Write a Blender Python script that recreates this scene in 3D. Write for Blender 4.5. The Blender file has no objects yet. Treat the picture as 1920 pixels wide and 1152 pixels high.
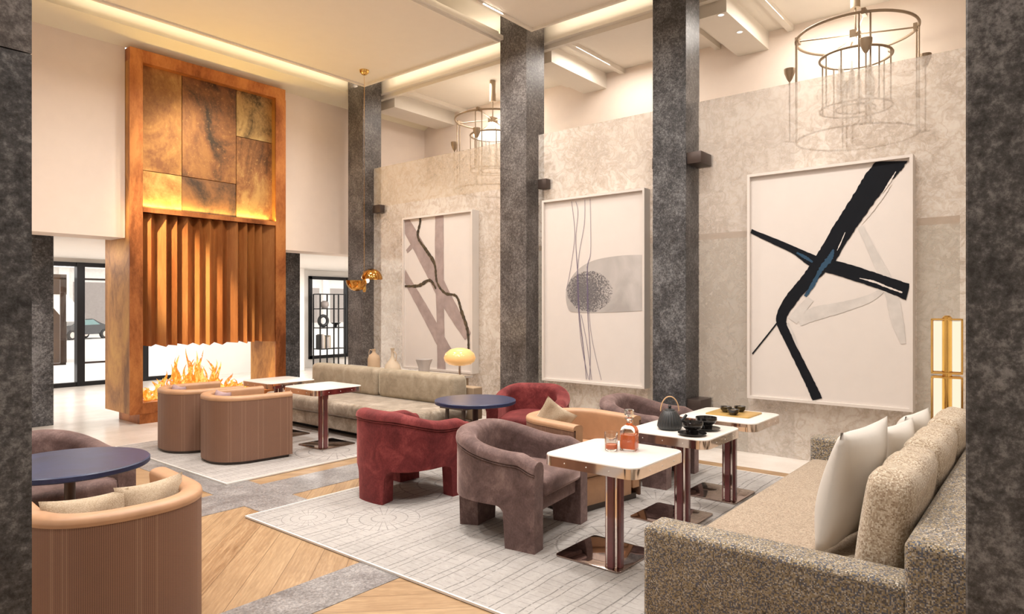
import bpy, bmesh, math, random
from mathutils import Vector, Matrix
random.seed(4)
R = math.radians
SC = bpy.context.scene
COL = SC.collection

# ------------------------------------------------------------------ camera, world, exposure
CAM_H = 1.6
cam_d = bpy.data.cameras.new('camera'); cam = bpy.data.objects.new('camera', cam_d); COL.objects.link(cam)
cam.location = (0, 0, CAM_H); cam.rotation_euler = (R(90), 0, R(-50.72))
cam_d.sensor_width = 36; cam_d.lens = 36 * 1247 / 1920; cam_d.clip_end = 300; cam_d.clip_start = .05
SC.camera = cam
SC.view_settings.view_transform = 'Standard'; SC.view_settings.look = 'None'
SC.view_settings.exposure = 0.0; SC.view_settings.gamma = 1.0
try: SC.view_settings.use_curve_mapping = False
except Exception: pass
W = bpy.data.worlds.new('daylight'); SC.world = W; W.use_nodes = True
W.node_tree.nodes['Background'].inputs[0].default_value = (1.0, .95, .90, 1)
W.node_tree.nodes['Background'].inputs[1].default_value = 1.9

def area(name, loc, size, power, col=(1, .86, .68), rot=(0, 0, 0), sy=None, spread=180):
    l = bpy.data.lights.new(name, 'AREA'); l.energy = power; l.color = col; l.size = size
    if sy: l.shape = 'RECTANGLE'; l.size_y = sy
    l.spread = R(spread)
    o = bpy.data.objects.new(name, l); o.location = loc; o.rotation_euler = rot; COL.objects.link(o); return o
def spot(name, loc, target, power, angle=60, col=(1, .84, .62), blend=.6, rad=.04):
    l = bpy.data.lights.new(name, 'SPOT'); l.energy = power; l.color = col; l.spot_size = R(angle); l.spot_blend = blend; l.shadow_soft_size = rad
    o = bpy.data.objects.new(name, l); o.location = loc
    o.rotation_euler = (Vector(target) - Vector(loc)).to_track_quat('-Z', 'Y').to_euler(); COL.objects.link(o); return o
def point(name, loc, power, col=(1, .82, .6), rad=.05):
    l = bpy.data.lights.new(name, 'POINT'); l.energy = power; l.color = col; l.shadow_soft_size = rad
    o = bpy.data.objects.new(name, l); o.location = loc; COL.objects.link(o); return o

# cove lights lying in the ceiling slots, throwing upwards
area('cove_light', (5.0, 9.22, 5.34), 4.4, 14, rot=(R(180), 0, 0), sy=.08)
area('cove_light', (7.3, 7.4, 5.34), .08, 9, rot=(R(180), 0, 0), sy=2.8)
area('cove_light', (7.3, 4.4, 5.34), .08, 7, rot=(R(180), 0, 0), sy=1.9)
area('cove_light', (4.8, 5.7, 5.34), 4.0, 10, rot=(R(180), 0, 0), sy=.08)
# ceiling downlights of the lounge, as flush panels
for x, y in ((2.6, 3.0), (5.0, 3.2), (3.4, 4.7), (5.2, 7.6), (3.0, 7.4), (1.4, 5.4), (5.4, 1.4), (.6, 1.6), (2.4, .4), (6.2, 5.4), (-.6, 4.2)):
    area('downlight', (x, y, 5.285), .35, 58, col=(1, .94, .88), spread=150)
# unseen panels added so the bay wall behind the screens looks bright
for y in (1.9, 4.6, 7.3):
    area('bay_fill', (8.3, y + .35, 5.28), .9, 36, col=(1, .92, .84))
# unseen flush panels added to brighten the low gallery by the windows
for x in (2.2, 5.0, 8.0, 11.0):
    area('gallery_fill', (x, 12.8, 2.565), 1.6, 80, col=(1, .96, .92), sy=1.2)
# wall washers for the pictures
for y in (1.82, 4.61, 7.43):
    spot('picture_light', (5.6, y, 5.27), (7.25, y, 1.7), 130, 48, (1, .94, .88), .9, .08)
spot('fire_wall_light', (2.45, 8.55, 5.27), (4.45, 9.7, 1.95), 8000, 19, (1, .80, .50), .9, .05)
spot('fire_wall_light', (4.6, 7.2, 5.27), (4.8, 9.7, 3.4), 500, 50, (1, .84, .6), .8, .05)

# ------------------------------------------------------------------ pixel helpers on real planes
_c, _s = math.cos(R(39.28)), math.sin(R(39.28))
def on_x(px, py, X):
    t = (px - 960) / 1247; d = X / (_c + t * _s); return (d * (_s - t * _c), CAM_H - (py - 576) * d / 1247)
def on_y(px, py, Y):
    t = (px - 960) / 1247; d = Y / (_s - t * _c); return (d * (_c + t * _s), CAM_H - (py - 576) * d / 1247)

# ------------------------------------------------------------------ materials
class NT:
    def __init__(s, name):
        s.m = bpy.data.materials.new(name); s.m.use_nodes = True; s.t = s.m.node_tree
        s.b = s.t.nodes['Principled BSDF']; s.out = s.t.nodes['Material Output']
    def n(s, typ, **kw):
        k = s.t.nodes.new(typ)
        for a, v in kw.items(): setattr(k, a, v)
        return k
    def l(s, a, b): s.t.links.new(a, b)
    def put(s, sock, v):
        if hasattr(v, 'is_output') or isinstance(v, bpy.types.NodeSocket): s.l(v, sock)
        else: sock.default_value = v
    def math(s, op, a, b=0., c=None):
        k = s.n('ShaderNodeMath', operation=op); s.put(k.inputs[0], a); s.put(k.inputs[1], b)
        if c is not None: s.put(k.inputs[2], c)
        return k.outputs[0]
    def coord(s, kind='Object', scale=(1, 1, 1), loc=(0, 0, 0), rot=(0, 0, 0)):
        tc = s.n('ShaderNodeTexCoord'); mp = s.n('ShaderNodeMapping')
        mp.inputs['Scale'].default_value = scale; mp.inputs['Location'].default_value = loc; mp.inputs['Rotation'].default_value = rot
        s.l(tc.outputs[kind], mp.inputs[0]); return mp.outputs[0]
    def world(s, scale=(1, 1, 1)):
        g = s.n('ShaderNodeNewGeometry'); mp = s.n('ShaderNodeMapping'); mp.inputs['Scale'].default_value = scale
        s.l(g.outputs['Position'], mp.inputs[0]); return mp.outputs[0]
    def noise(s, vec, scale=5, detail=6, rough=.6, dist=0.):
        k = s.n('ShaderNodeTexNoise'); s.l(vec, k.inputs['Vector'])
        k.inputs['Scale'].default_value = scale; k.inputs['Detail'].default_value = detail
        k.inputs['Roughness'].default_value = rough; k.inputs['Distortion'].default_value = dist
        return k.outputs[0]
    def ramp(s, fac, stops, interp='LINEAR'):
        k = s.n('ShaderNodeValToRGB'); k.color_ramp.interpolation = interp
        e = k.color_ramp.elements
        while len(e) < len(stops): e.new(.5)
        for i, (p, c) in enumerate(stops): e[i].position = p; e[i].color = (*c, 1) if len(c) == 3 else c
        s.l(fac, k.inputs[0]); return k.outputs[0]
    def mix(s, f, a, b, mode='MIX'):
        k = s.n('ShaderNodeMix', data_type='RGBA', blend_type=mode)
        s.put(k.inputs[0], f)
        for i, v in ((6, a), (7, b)):
            if isinstance(v, tuple): k.inputs[i].default_value = (*v, 1) if len(v) == 3 else v
            else: s.l(v, k.inputs[i])
        return k.outputs[2]
    def bump(s, h, st=.3, dist=.01):
        k = s.n('ShaderNodeBump'); k.inputs['Strength'].default_value = st; k.inputs['Distance'].default_value = dist
        s.l(h, k.inputs['Height']); s.l(k.outputs[0], s.b.inputs['Normal'])
    def set(s, col=None, rough=None, metal=None, **kw):
        if col is not None: s.put(s.b.inputs['Base Color'], (*col, 1) if isinstance(col, tuple) and len(col) == 3 else col)
        if rough is not None: s.put(s.b.inputs['Roughness'], rough)
        if metal is not None: s.b.inputs['Metallic'].default_value = metal
        for k, v in kw.items(): s.put(s.b.inputs[k.replace('_', ' ')], v)
        return s.m

def plain(name, col, rough=.6, metal=0., var=.06, **kw):
    t = NT(name); v = t.noise(t.coord(), 6, 3)
    c = t.ramp(v, [(.3, tuple(x * (1 - var) for x in col)), (.7, tuple(min(1, x * (1 + var)) for x in col))])
    return t.set(c, rough, metal, **kw)
def velvet(name, dark, mid, light):
    t = NT(name); a = t.noise(t.coord(), 6, 6, .7, .6); b = t.noise(t.coord(scale=(1, 1, .6)), 95, 3, .7)
    f = t.math('MULTIPLY_ADD', b, .25, t.math('MULTIPLY', a, .78))
    c = t.ramp(f, [(.36, dark), (.52, mid), (.74, light)])
    t.bump(b, .25, .004)
    return t.set(c, .75, 0, Sheen_Weight=.8, Sheen_Roughness=.35, Sheen_Tint=(*[min(1, x * 2.2 + .12) for x in light], 1), Specular_IOR_Level=.2)
def weave(name, pal, cell=.007, rough=.85, dark=.35):
    """threads crossing on a small grid, each thread cell with its own colour"""
    t = NT(name); co = t.coord(scale=(1 / cell,) * 3)
    sn = t.n('ShaderNodeVectorMath', operation='FLOOR'); t.l(co, sn.inputs[0])
    wn = t.n('ShaderNodeTexWhiteNoise'); t.l(sn.outputs[0], wn.inputs[0])
    big = t.noise(t.coord(), 7, 4, .6)
    f = t.math('ADD', t.math('MULTIPLY', wn.outputs[0], .75), t.math('MULTIPLY', big, .3))
    n = len(pal); c = t.ramp(f, [(i / n, p) for i, p in enumerate(pal)], 'CONSTANT')
    fr = t.n('ShaderNodeVectorMath', operation='FRACTION'); t.l(co, fr.inputs[0])
    sp = t.n('ShaderNodeSeparateXYZ'); t.l(fr.outputs[0], sp.inputs[0])
    h = None
    for o in sp.outputs:
        d = t.math('ABSOLUTE', t.math('SUBTRACT', o, .5)); h = d if h is None else t.math('MAXIMUM', h, d)
    h2 = t.math('SUBTRACT', 1, t.math('MULTIPLY', h, 1.0))
    c = t.mix(t.math('MULTIPLY', t.math('GREATER_THAN', h, .40), dark), c, (.05, .04, .035))
    t.bump(h2, .5, .003)
    return t.set(c, rough, 0, Specular_IOR_Level=.2, Sheen_Weight=.15)
def rattan(name, a, b):
    """vertical cord weave: fine ribs with short crossing strands, on the tub chairs"""
    t = NT(name); tc = t.n('ShaderNodeTexCoord'); uv = t.n('ShaderNodeMapping'); t.l(tc.outputs['UV'], uv.inputs[0])
    sp = t.n('ShaderNodeSeparateXYZ'); t.l(uv.outputs[0], sp.inputs[0])
    u = t.math('MULTIPLY', sp.outputs[0], 1 / .0085); v = t.math('MULTIPLY', sp.outputs[1], 1 / .006)
    row = t.math('MODULO', t.math('FLOOR', u), 2.)
    fu = t.math('ABSOLUTE', t.math('SUBTRACT', t.math('FRACT', u), .5))
    fv = t.math('ABSOLUTE', t.math('SUBTRACT', t.math('FRACT', t.math('MULTIPLY_ADD', row, .5, v)), .5))
    h = t.math('SUBTRACT', 1, t.math('MAXIMUM', fu, fv))
    big = t.noise(t.coord(), 3, 3)
    c = t.mix(big, a, b); c = t.mix(t.math('GREATER_THAN', fu, .40), c, tuple(x * .30 for x in a))
    c = t.mix(t.math('MULTIPLY', t.math('GREATER_THAN', fv, .36), .5), c, tuple(x * .45 for x in a))
    rr_ = t.n('ShaderNodeTexWhiteNoise', noise_dimensions='1D'); t.l(t.math('FLOOR', u), rr_.inputs['W']); sh = t.math('GREATER_THAN', rr_.outputs[0], .86)
    c = t.mix(t.math('MULTIPLY', sh, .09), c, (.75, .52, .36))
    t.bump(h, .6, .004)
    return t.set(c, .55, 0)
def stone(name, dark, mid, light, sc=1., rough=.45, bump=.15):
    t = NT(name); co = t.world(); a = t.noise(co, 2.2 * sc, 9, .72, .5); b = t.noise(co, 28 * sc, 6, .75)
    v = t.noise(co, 50 * sc, 4, .8)
    f = t.math('ADD', t.math('ADD', t.math('MULTIPLY', a, .34), t.math('MULTIPLY', b, .34)), t.math('MULTIPLY', v, .32))
    c = t.ramp(f, [(.42, dark), (.5, mid), (.59, light)])
    t.bump(b, bump, .004)
    return t.set(c, rough, 0, Specular_IOR_Level=.4)

M = {}
M['column'] = stone('grey_stone', (.020, .020, .0215), (.070, .069, .072), (.22, .22, .225), 1.1, .35)
M['column_warm'] = stone('grey_brown_stone', (.036, .030, .028), (.10, .088, .083), (.24, .22, .21), 1.1, .4)
M['band'] = stone('floor_grey_stone', (.13, .12, .118), (.24, .228, .224), (.40, .385, .375), 1.6, .32)
M['ceiling'] = plain('ceiling_plaster', (.82, .76, .67), .7, var=.01)
M['plaster'] = plain('peach_plaster', (.86, .745, .655), .8, var=.015)
M['cove_lit_cream'] = plain('cornice_lit_cream', (.88, .81, .63), .7, var=.01)  # light on the sloped cornice put into a brighter cream-yellow colour
M['white_plaster'] = plain('white_plaster', (.86, .83, .79), .8, var=.01)
M['black_metal'] = plain('black_metal', (.018, .018, .02), .35, .6)
M['bronze_dark'] = plain('dark_bronze', (.075, .055, .048), .4, .5)
M['chrome'] = plain('polished_copper_steel', (.86, .76, .70), .07, 1.)
M['base_mirror'] = plain('smoked_mirror_steel', (.42, .34, .31), .06, 1.)
M['burgundy'] = plain('burgundy_lacquer', (.16, .045, .048), .22, Coat_Weight=.6)
M['table_white'] = plain('ivory_tabletop', (.70, .66, .615), .3, var=.015)
M['dark_wood'] = plain('dark_wood', (.060, .042, .034), .45)
M['leather'] = plain('caramel_leather', (.46, .26, .145), .45, var=.12)
M['leather_lit'] = plain('caramel_leather_piping', (.60, .37, .22), .45, var=.1)
M['beige_fabric'] = weave('beige_linen', [(.40, .30, .20), (.50, .40, .29), (.46, .36, .25), (.56, .45, .33)], .003, dark=.1)
M['mauve_fabric'] = plain('mauve_linen', (.40, .28, .29), .9)
M['rattan'] = rattan('woven_cord', (.29, .145, .088), (.22, .115, .074))
M['red_velvet'] = velvet('red_velvet', (.085, .014, .015), (.155, .026, .027), (.30, .065, .062))
M['mauve_velvet'] = velvet('mauve_velvet', (.075, .047, .044), (.135, .086, .08), (.27, .185, .17))
M['sofa_weave'] = weave('tweed_weave', [(.045, .036, .028), (.30, .24, .165), (.12, .10, .08), (.42, .36, .28), (.11, .125, .165), (.34, .26, .14), (.60, .55, .47)], .0052)
M['sofa_seat'] = weave('fine_tweed', [(.27, .20, .145), (.40, .31, .225), (.33, .26, .19), (.46, .37, .28)], .006, dark=.18)
M['cushion_weave'] = weave('sand_tweed', [(.30, .22, .15), (.52, .43, .32), (.40, .31, .22), (.62, .54, .43)], .006, dark=.2)
M['white_cloth'] = plain('off_white_felt', (.60, .565, .52), .95, var=.03)
M['sofa_velvet'] = velvet('greige_velvet', (.20, .155, .11), (.34, .28, .215), (.62, .54, .45))
M['sofa_back'] = velvet('greige_silk', (.24, .195, .14), (.34, .28, .205), (.46, .39, .30))
M['tan_shell'] = plain('tan_leather', (.36, .26, .17), .5)
t = NT('blue_stone'); b = t.noise(t.coord(), 3, 6, .7, .6); g = t.noise(t.coord(), 60, 4, .8)
c = t.ramp(b, [(.3, (.008, .012, .038)), (.6, (.017, .028, .085)), (.8, (.04, .06, .15))])
c = t.mix(t.math('MULTIPLY', t.math('GREATER_THAN', g, .68), .6), c, (.22, .26, .36)); M['blue_stone'] = t.set(c, .38, 0)
def glassy(name, col=(1, 1, 1), rough=0., ior=1.45):
    t = NT(name); return t.set(col, rough, 0, Transmission_Weight=1., IOR=ior)
M['crystal'] = glassy('crystal', (1, .99, .97))
t = NT('whisky'); M['whisky'] = t.set((.95, .20, .02), .05, 0, Transmission_Weight=.4, IOR=1.34)
t = NT('window_glass'); tr = t.n('ShaderNodeBsdfTransparent'); gl = t.n('ShaderNodeBsdfGlossy'); gl.inputs['Roughness'].default_value = .02
mx = t.n('ShaderNodeMixShader'); mx.inputs[0].default_value = .06; t.l(tr.outputs[0], mx.inputs[1]); t.l(gl.outputs[0], mx.inputs[2]); t.l(mx.outputs[0], t.out.inputs[0]); M['pane'] = t.m
M['chimney'] = plain('pale_glass_chimney', (.80, .78, .74), .15, Alpha=.45)
def emit(name, col, st):
    t = NT(name); e = t.n('ShaderNodeEmission'); e.inputs[0].default_value = (*col, 1); e.inputs[1].default_value = st
    t.l(e.outputs[0], t.out.inputs[0]); return t.m
M['diffuser'] = emit('lit_diffuser', (1, .93, .82), 2.0)
M['led'] = emit('warm_led', (1, .62, .14), 5.)
M['lamp_panel'] = emit('lit_alabaster', (1, .84, .62), 1.1)
t = NT('amber_glass_lit'); M['amber'] = t.set((.80, .45, .18), .15, 0, Emission_Color=(1, .58, .22, 1), Emission_Strength=.34)
M['brass'] = plain('brass', (.78, .48, .14), .14, 1.)
M['champagne'] = plain('champagne_metal', (.40, .31, .22), .4, .5)
M['iron'] = plain('black_cast_iron', (.028, .03, .032), .42)
M['black_glaze'] = plain('black_glaze', (.012, .011, .011), .12)
M['gold_tray'] = plain('gold_tray', (.62, .40, .13), .4, .6)
M['tea'] = plain('bowl_inside', (.75, .58, .36), .3)
M['cane'] = plain('cane_handle', (.66, .42, .22), .5)
M['clay'] = plain('sand_ceramic', (.48, .34, .22), .8)
M['clay_pale'] = plain('pale_ceramic', (.52, .42, .31), .8)
M['grey_pot'] = plain('grey_ceramic', (.36, .32, .30), .6)
M['car_paint'] = plain('dark_car_paint', (.03, .032, .036), .15, Coat_Weight=1.)
M['rubber'] = plain('rubber', (.05, .05, .05), .8)
M['street'] = plain('pale_paving', (.85, .83, .80), .9)
M['facade'] = plain('pale_limestone_facade', (.82, .80, .77), .9)
M['teal_glass'] = plain('teal_glazing', (.22, .36, .36), .2)
M['paper'] = plain('picture_paper', (.66, .60, .555), .75, var=.012)
M['frame'] = plain('picture_frame_lacquer', (.66, .60, .55), .4, var=.01)
M['ink'] = plain('black_ink', (.010, .011, .014), .9, Specular_IOR_Level=.12)
M['blue_ink'] = plain('blue_ink', (.02, .06, .11), .9)
M['violet_ink'] = plain('violet_ink', (.13, .10, .17), .7)
M['wash'] = plain('pale_grey_wash', (.56, .52, .485), .8, var=.10)
M['wash_mid'] = plain('taupe_wash', (.34, .265, .245), .8, var=.16)
t = NT('grey_wash_stain'); a = t.noise(t.coord(), 2.2, 4, .5, .6)
c = t.ramp(a, [(.35, (.36, .33, .31)), (.65, (.50, .46, .435))]); M['stain'] = t.set(c, .8)
t = NT('dark_wash_speckle'); a = t.noise(t.coord(), 70, 4, .8); c = t.ramp(a, [(.45, (.12, .11, .115)), (.62, (.25, .23, .23))]); t.set(c, .85)
v = t.n('ShaderNodeVectorMath', operation='DISTANCE'); t.l(t.world(), v.inputs[0]); yb_, zb_ = on_x(1098, 547, 7.18); v.inputs[1].default_value = (7.176, yb_, zb_)
fa = t.math('GREATER_THAN', t.math('MULTIPLY_ADD', t.math('SUBTRACT', t.noise(t.world(), 45, 5, .8), .5), 2.2, .30), v.outputs[1])
tr = t.n('ShaderNodeBsdfTransparent'); mx = t.n('ShaderNodeMixShader'); t.l(t.math('MULTIPLY', fa, .85), mx.inputs[0]); t.l(tr.outputs[0], mx.inputs[1]); t.l(t.b.outputs[0], mx.inputs[2]); t.l(mx.outputs[0], t.out.inputs[0]); M['stain_dark'] = t.m
t = NT('ochre_bark_ink'); a = t.noise(t.coord(), 26, 4, .7); c = t.ramp(a, [(.4, (.025, .02, .015)), (.7, (.13, .09, .04))]); M['bark_ink'] = t.set(c, .7)

# oak chevron
t = NT('oak_chevron'); co = t.world(); sp = t.n('ShaderNodeSeparateXYZ'); t.l(co, sp.inputs[0]); X, Y = sp.outputs[0], sp.outputs[1]
u = t.math('PINGPONG', t.math('SUBTRACT', Y, 3.2), 2.08)
v = t.math('DIVIDE', t.math('SUBTRACT', X, u), .26); al = t.math('ADD', X, u)
pid = t.math('FLOOR', v); fr = t.math('FRACT', v)
wn = t.n('ShaderNodeTexWhiteNoise', noise_dimensions='1D'); t.l(pid, wn.inputs['W'])
cb = t.n('ShaderNodeCombineXYZ'); t.put(cb.inputs[0], t.math('MULTIPLY', al, .9)); t.put(cb.inputs[1], t.math('MULTIPLY', v, 2.2)); t.put(cb.inputs[2], t.math('MULTIPLY', wn.outputs[0], 40))
gr = t.noise(cb.outputs[0], 1.6, 6, .62, 1.6); g2 = t.noise(cb.outputs[0], 9, 4, .7, .4)
f = t.math('ADD', t.math('MULTIPLY', gr, .62), t.math('MULTIPLY', g2, .38))
wv = t.n('ShaderNodeTexWave'); t.l(cb.outputs[0], wv.inputs[0]); wv.inputs['Scale'].default_value = 1.1; wv.inputs['Distortion'].default_value = 9; wv.inputs['Detail'].default_value = 3; wv.inputs['Detail Scale'].default_value = .7; wv.bands_direction = 'Y'
c = t.ramp(f, [(.34, (.19, .105, .048)), (.5, (.33, .205, .108)), (.66, (.47, .32, .18))])
c = t.mix(t.math('MULTIPLY', wv.outputs[0], .28), c, (.22, .11, .04))
c = t.mix(t.math('MULTIPLY', wn.outputs[0], .28), c, (.58, .42, .25))
seam = t.math('LESS_THAN', t.math('MINIMUM', fr, t.math('SUBTRACT', 1, fr)), .012)
c = t.mix(t.math('MULTIPLY', seam, .75), c, (.10, .05, .02)); t.bump(f, .06, .003)
M['oak'] = t.set(c, .38)
# terrazzo / travertine
t = NT('cream_terrazzo'); co = t.world(); a = t.noise(co, 2, 5); b = t.noise(co, 70, 3, .6)
c = t.ramp(a, [(.35, (.66, .60, .54)), (.7, (.80, .745, .69))]); c = t.mix(t.math('MULTIPLY', t.math('GREATER_THAN', b, .66), .4), c, (.42, .35, .29)); M['terrazzo'] = t.set(c, .22)
# rug
def rug_mat(name, circles, base=(.40, .378, .36)):
    t = NT(name); co = t.world(); sp = t.n('ShaderNodeSeparateXYZ'); t.l(co, sp.inputs[0]); X, Y = sp.outputs[0], sp.outputs[1]
    wob = t.noise(co, 1.3, 2); n2 = t.noise(co, 26, 5, .75)
    yy = t.math('MULTIPLY_ADD', wob, .12, Y); xx = t.math('MULTIPLY_ADD', wob, .10, X)
    def lines(q, per, wd, o):
        fr = t.math('FRACT', t.math('DIVIDE', q, per)); return t.math('LESS_THAN', fr, wd)
    lA = lines(yy, .17, .05, 0); lA2 = lines(t.math('ADD', yy, .05), .17, .04, 0)
    row = t.math('FLOOR', t.math('DIVIDE', yy, .17)); wn = t.n('ShaderNodeTexWhiteNoise', noise_dimensions='1D'); t.l(row, wn.inputs['W'])
    lB = lines(t.math('MULTIPLY_ADD', wn.outputs[0], .3, xx), .055, .09, 0)
    br = t.noise(co, 11, 3); gate = t.math('GREATER_THAN', n2, .44); gate2 = t.math('GREATER_THAN', br, .47)
    ln = t.math('MULTIPLY', t.math('MAXIMUM', lA, lA2), gate)
    ln = t.math('MAXIMUM', ln, t.math('MULTIPLY', t.math('MULTIPLY', lB, .5), gate2))
    c0 = t.ramp(t.math('ADD', t.math('MULTIPLY', n2, .5), t.math('MULTIPLY', t.noise(co, 1.1, 3), .5)), [(.38, tuple(x * .84 for x in base)), (.62, tuple(x * 1.10 for x in base))])
    for cx, cy, r in circles:
        dx = t.math('SUBTRACT', X, cx); dy = t.math('SUBTRACT', Y, cy)
        dd = t.math('SQRT', t.math('ADD', t.math('MULTIPLY', dx, dx), t.math('MULTIPLY', dy, dy)))
        inside = t.math('LESS_THAN', dd, r)
        an = t.math('ARCTAN2', dy, dx); sw = t.math('FRACT', t.math('MULTIPLY', an, 26 / 6.2832))
        rad = t.math('MULTIPLY', t.math('LESS_THAN', sw, .14), t.math('GREATER_THAN', dd, r * .25))
        ring = t.math('LESS_THAN', t.math('FRACT', t.math('DIVIDE', dd, r / 3.2)), .10)
        pat = t.math('MULTIPLY', t.math('MULTIPLY', t.math('MAXIMUM', rad, ring), .7), gate)
        ln = t.math('ADD', t.math('MULTIPLY', ln, t.math('SUBTRACT', 1, inside)), t.math('MULTIPLY', pat, inside))
        c0 = t.mix(t.math('MULTIPLY', inside, .22), c0, tuple(min(1, x * 1.25) for x in base))
    c = t.mix(t.math('MULTIPLY', ln, .8), c0, tuple(x * .36 for x in base))
    t.bump(n2, .35, .004); return t.set(c, .95, 0, Specular_IOR_Level=.1)
M['rug_main'] = rug_mat('woven_rug_cracked_grid', [(3.85, 2.25, .42), (3.25, 3.9, .28), (4.9, 2.5, .36), (4.3, 4.2, .5), (2.9, 4.35, .2)])
M['rug_far'] = rug_mat('woven_rug_pale_grid', [(4.45, 6.15, .45), (5.2, 7.6, .4)], (.45, .42, .40))
M['rug_edge'] = plain('rug_white_binding', (.74, .70, .66), .9)

# screens: translucent stone-patterned glass
t = NT('veined_translucent_screen'); co = t.world(); sp = t.n('ShaderNodeSeparateXYZ'); t.l(co, sp.inputs[0]); Yc, Zc = sp.outputs[1], sp.outputs[2]
a = t.noise(co, 1.4, 6, .65, .5); b = t.noise(co, 17, 6, .75, .6)
f = t.math('ADD', t.math('MULTIPLY', a, .5), t.math('MULTIPLY', b, .5))
c = t.ramp(f, [(.40, (.52, .44, .36)), (.5, (.76, .685, .60)), (.60, (.92, .87, .80))])
def ridge(sc, k): return t.math('SUBTRACT', 1, t.math('MINIMUM', 1, t.math('MULTIPLY', t.math('ABSOLUTE', t.math('SUBTRACT', t.noise(co, sc, 3, .55, 1.1), .5)), k)))
c = t.mix(t.math('MULTIPLY', ridge(9, 15), .75), c, (.90, .85, .79)); c = t.mix(t.math('MULTIPLY', ridge(5, 15), .55), c, (.40, .32, .25))
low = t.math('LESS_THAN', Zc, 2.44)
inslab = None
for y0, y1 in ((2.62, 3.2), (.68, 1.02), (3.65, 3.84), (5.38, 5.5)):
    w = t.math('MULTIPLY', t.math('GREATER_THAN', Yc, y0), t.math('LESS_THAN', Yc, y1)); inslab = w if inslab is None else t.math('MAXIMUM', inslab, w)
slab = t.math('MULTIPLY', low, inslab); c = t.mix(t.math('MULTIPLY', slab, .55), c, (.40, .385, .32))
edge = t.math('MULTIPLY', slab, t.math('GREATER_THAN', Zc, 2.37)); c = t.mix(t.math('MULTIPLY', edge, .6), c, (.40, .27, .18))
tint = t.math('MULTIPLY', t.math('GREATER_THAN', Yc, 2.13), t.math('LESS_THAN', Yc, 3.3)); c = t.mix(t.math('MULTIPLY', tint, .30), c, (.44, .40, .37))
gold = t.math('MULTIPLY', t.math('GREATER_THAN', Yc, 5.5), t.math('GREATER_THAN', Zc, 3.3)); c = t.mix(t.math('MULTIPLY', gold, .35), c, (.66, .50, .28))
t.set(c, .35, 0)
tr = t.n('ShaderNodeBsdfTransparent'); mx = t.n('ShaderNodeMixShader'); mx.inputs[0].default_value = .60
t.l(t.b.outputs[0], mx.inputs[1]); t.l(tr.outputs[0], mx.inputs[2]); t.l(mx.outputs[0], t.out.inputs[0]); M['screen'] = t.m

def copper(name, cols, off=0., rough=.42, metal=.75, stretch=(1, 1, .45), spot_=.0):
    t = NT(name); g = t.n('ShaderNodeNewGeometry'); mp = t.n('ShaderNodeMapping'); mp.inputs['Scale'].default_value = stretch; mp.inputs['Location'].default_value = (off, off * .7, off * 1.3)
    t.l(g.outputs['Position'], mp.inputs[0]); a = t.noise(mp.outputs[0], 1.5, 7, .62, .8); b = t.noise(mp.outputs[0], 22, 5, .8)
    f = t.math('ADD', t.math('MULTIPLY', a, .8), t.math('MULTIPLY', b, .2))
    c = t.ramp(f, [(.40, cols[0]), (.5, cols[1]), (.60, cols[2])])
    if spot_: c = t.mix(t.math('MULTIPLY', t.math('GREATER_THAN', b, .62), spot_), c, (.62, .42, .16))
    t.bump(b, .1, .003); return t.set(c, rough, metal)
M['copper'] = copper('aged_copper', [(.20, .065, .022), (.42, .15, .05), (.60, .25, .08)])
M['copper_gold'] = copper('golden_copper', [(.24, .10, .03), (.50, .24, .07), (.66, .36, .10)], 3.)
M['copper_fold'] = copper('folded_copper', [(.34, .115, .035), (.50, .20, .065), (.66, .32, .11)], 6., .30, .45, (1.4, 1, .12))
PAT = [copper('patina_amber', [(.20, .085, .035), (.36, .18, .06), (.55, .33, .11)], 11., .5, .6, (1, 1, .6), .2),
       copper('patina_charcoal', [(.055, .038, .026), (.22, .10, .045), (.33, .16, .06)], 17.3, .5, .6, (1, 1, .8), .4),
       copper('patina_golden', [(.10, .07, .035), (.42, .27, .11), (.58, .42, .18)], 25.1, .5, .6, (1, 1, .8), .3),
       copper('patina_russet', [(.10, .05, .025), (.28, .13, .055), (.45, .27, .10)], 33.7, .5, .6, (1, 1, .8), .4),
       copper('patina_smoke', [(.06, .04, .03), (.20, .10, .05), (.30, .15, .06)], 41., .5, .6, (1, 1, .8)),
       copper('patina_ochre', [(.30, .15, .05), (.50, .28, .09), (.66, .42, .15)], 52., .5, .6, (1, 1, .8), .2)]

# ------------------------------------------------------------------ geometry helpers
def link(name, bm, mat, parent=None, smooth=30, uv=None):
    me = bpy.data.meshes.new(name); bmesh.ops.recalc_face_normals(bm, faces=bm.faces) if uv is None else None
    bm.to_mesh(me); bm.free(); me.materials.append(mat)
    if smooth:
        me.polygons.foreach_set('use_smooth', [True] * len(me.polygons)); me.set_sharp_from_angle(angle=R(smooth))
    o = bpy.data.objects.new(name, me); COL.objects.link(o)
    if parent: o.parent = parent
    return o
def thing(name, label, cat, loc=(0, 0, 0), rz=0., group=None, rx=0., ry=0.):
    o = bpy.data.objects.new(name, None); o.empty_display_size = .1; COL.objects.link(o); o.location = loc; o.rotation_euler = (rx, ry, rz)
    o['label'] = label; o['category'] = cat
    if group: o['group'] = group
    return o
def tag(o, label, cat, group=None):
    o['label'] = label; o['category'] = cat
    if group: o['group'] = group
    return o
def struct(o): o['kind'] = 'structure'; return o
def dup(r, loc, rz, label, group=None):
    c = r.copy(); COL.objects.link(c); c.location = loc; c.rotation_euler = (0, 0, rz); c['label'] = label
    if group: c['group'] = group
    for ch in list(r.children):
        k = ch.copy(); COL.objects.link(k); k.parent = c
        for g in list(ch.children):
            q = g.copy(); COL.objects.link(q); q.parent = k
    return c
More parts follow.
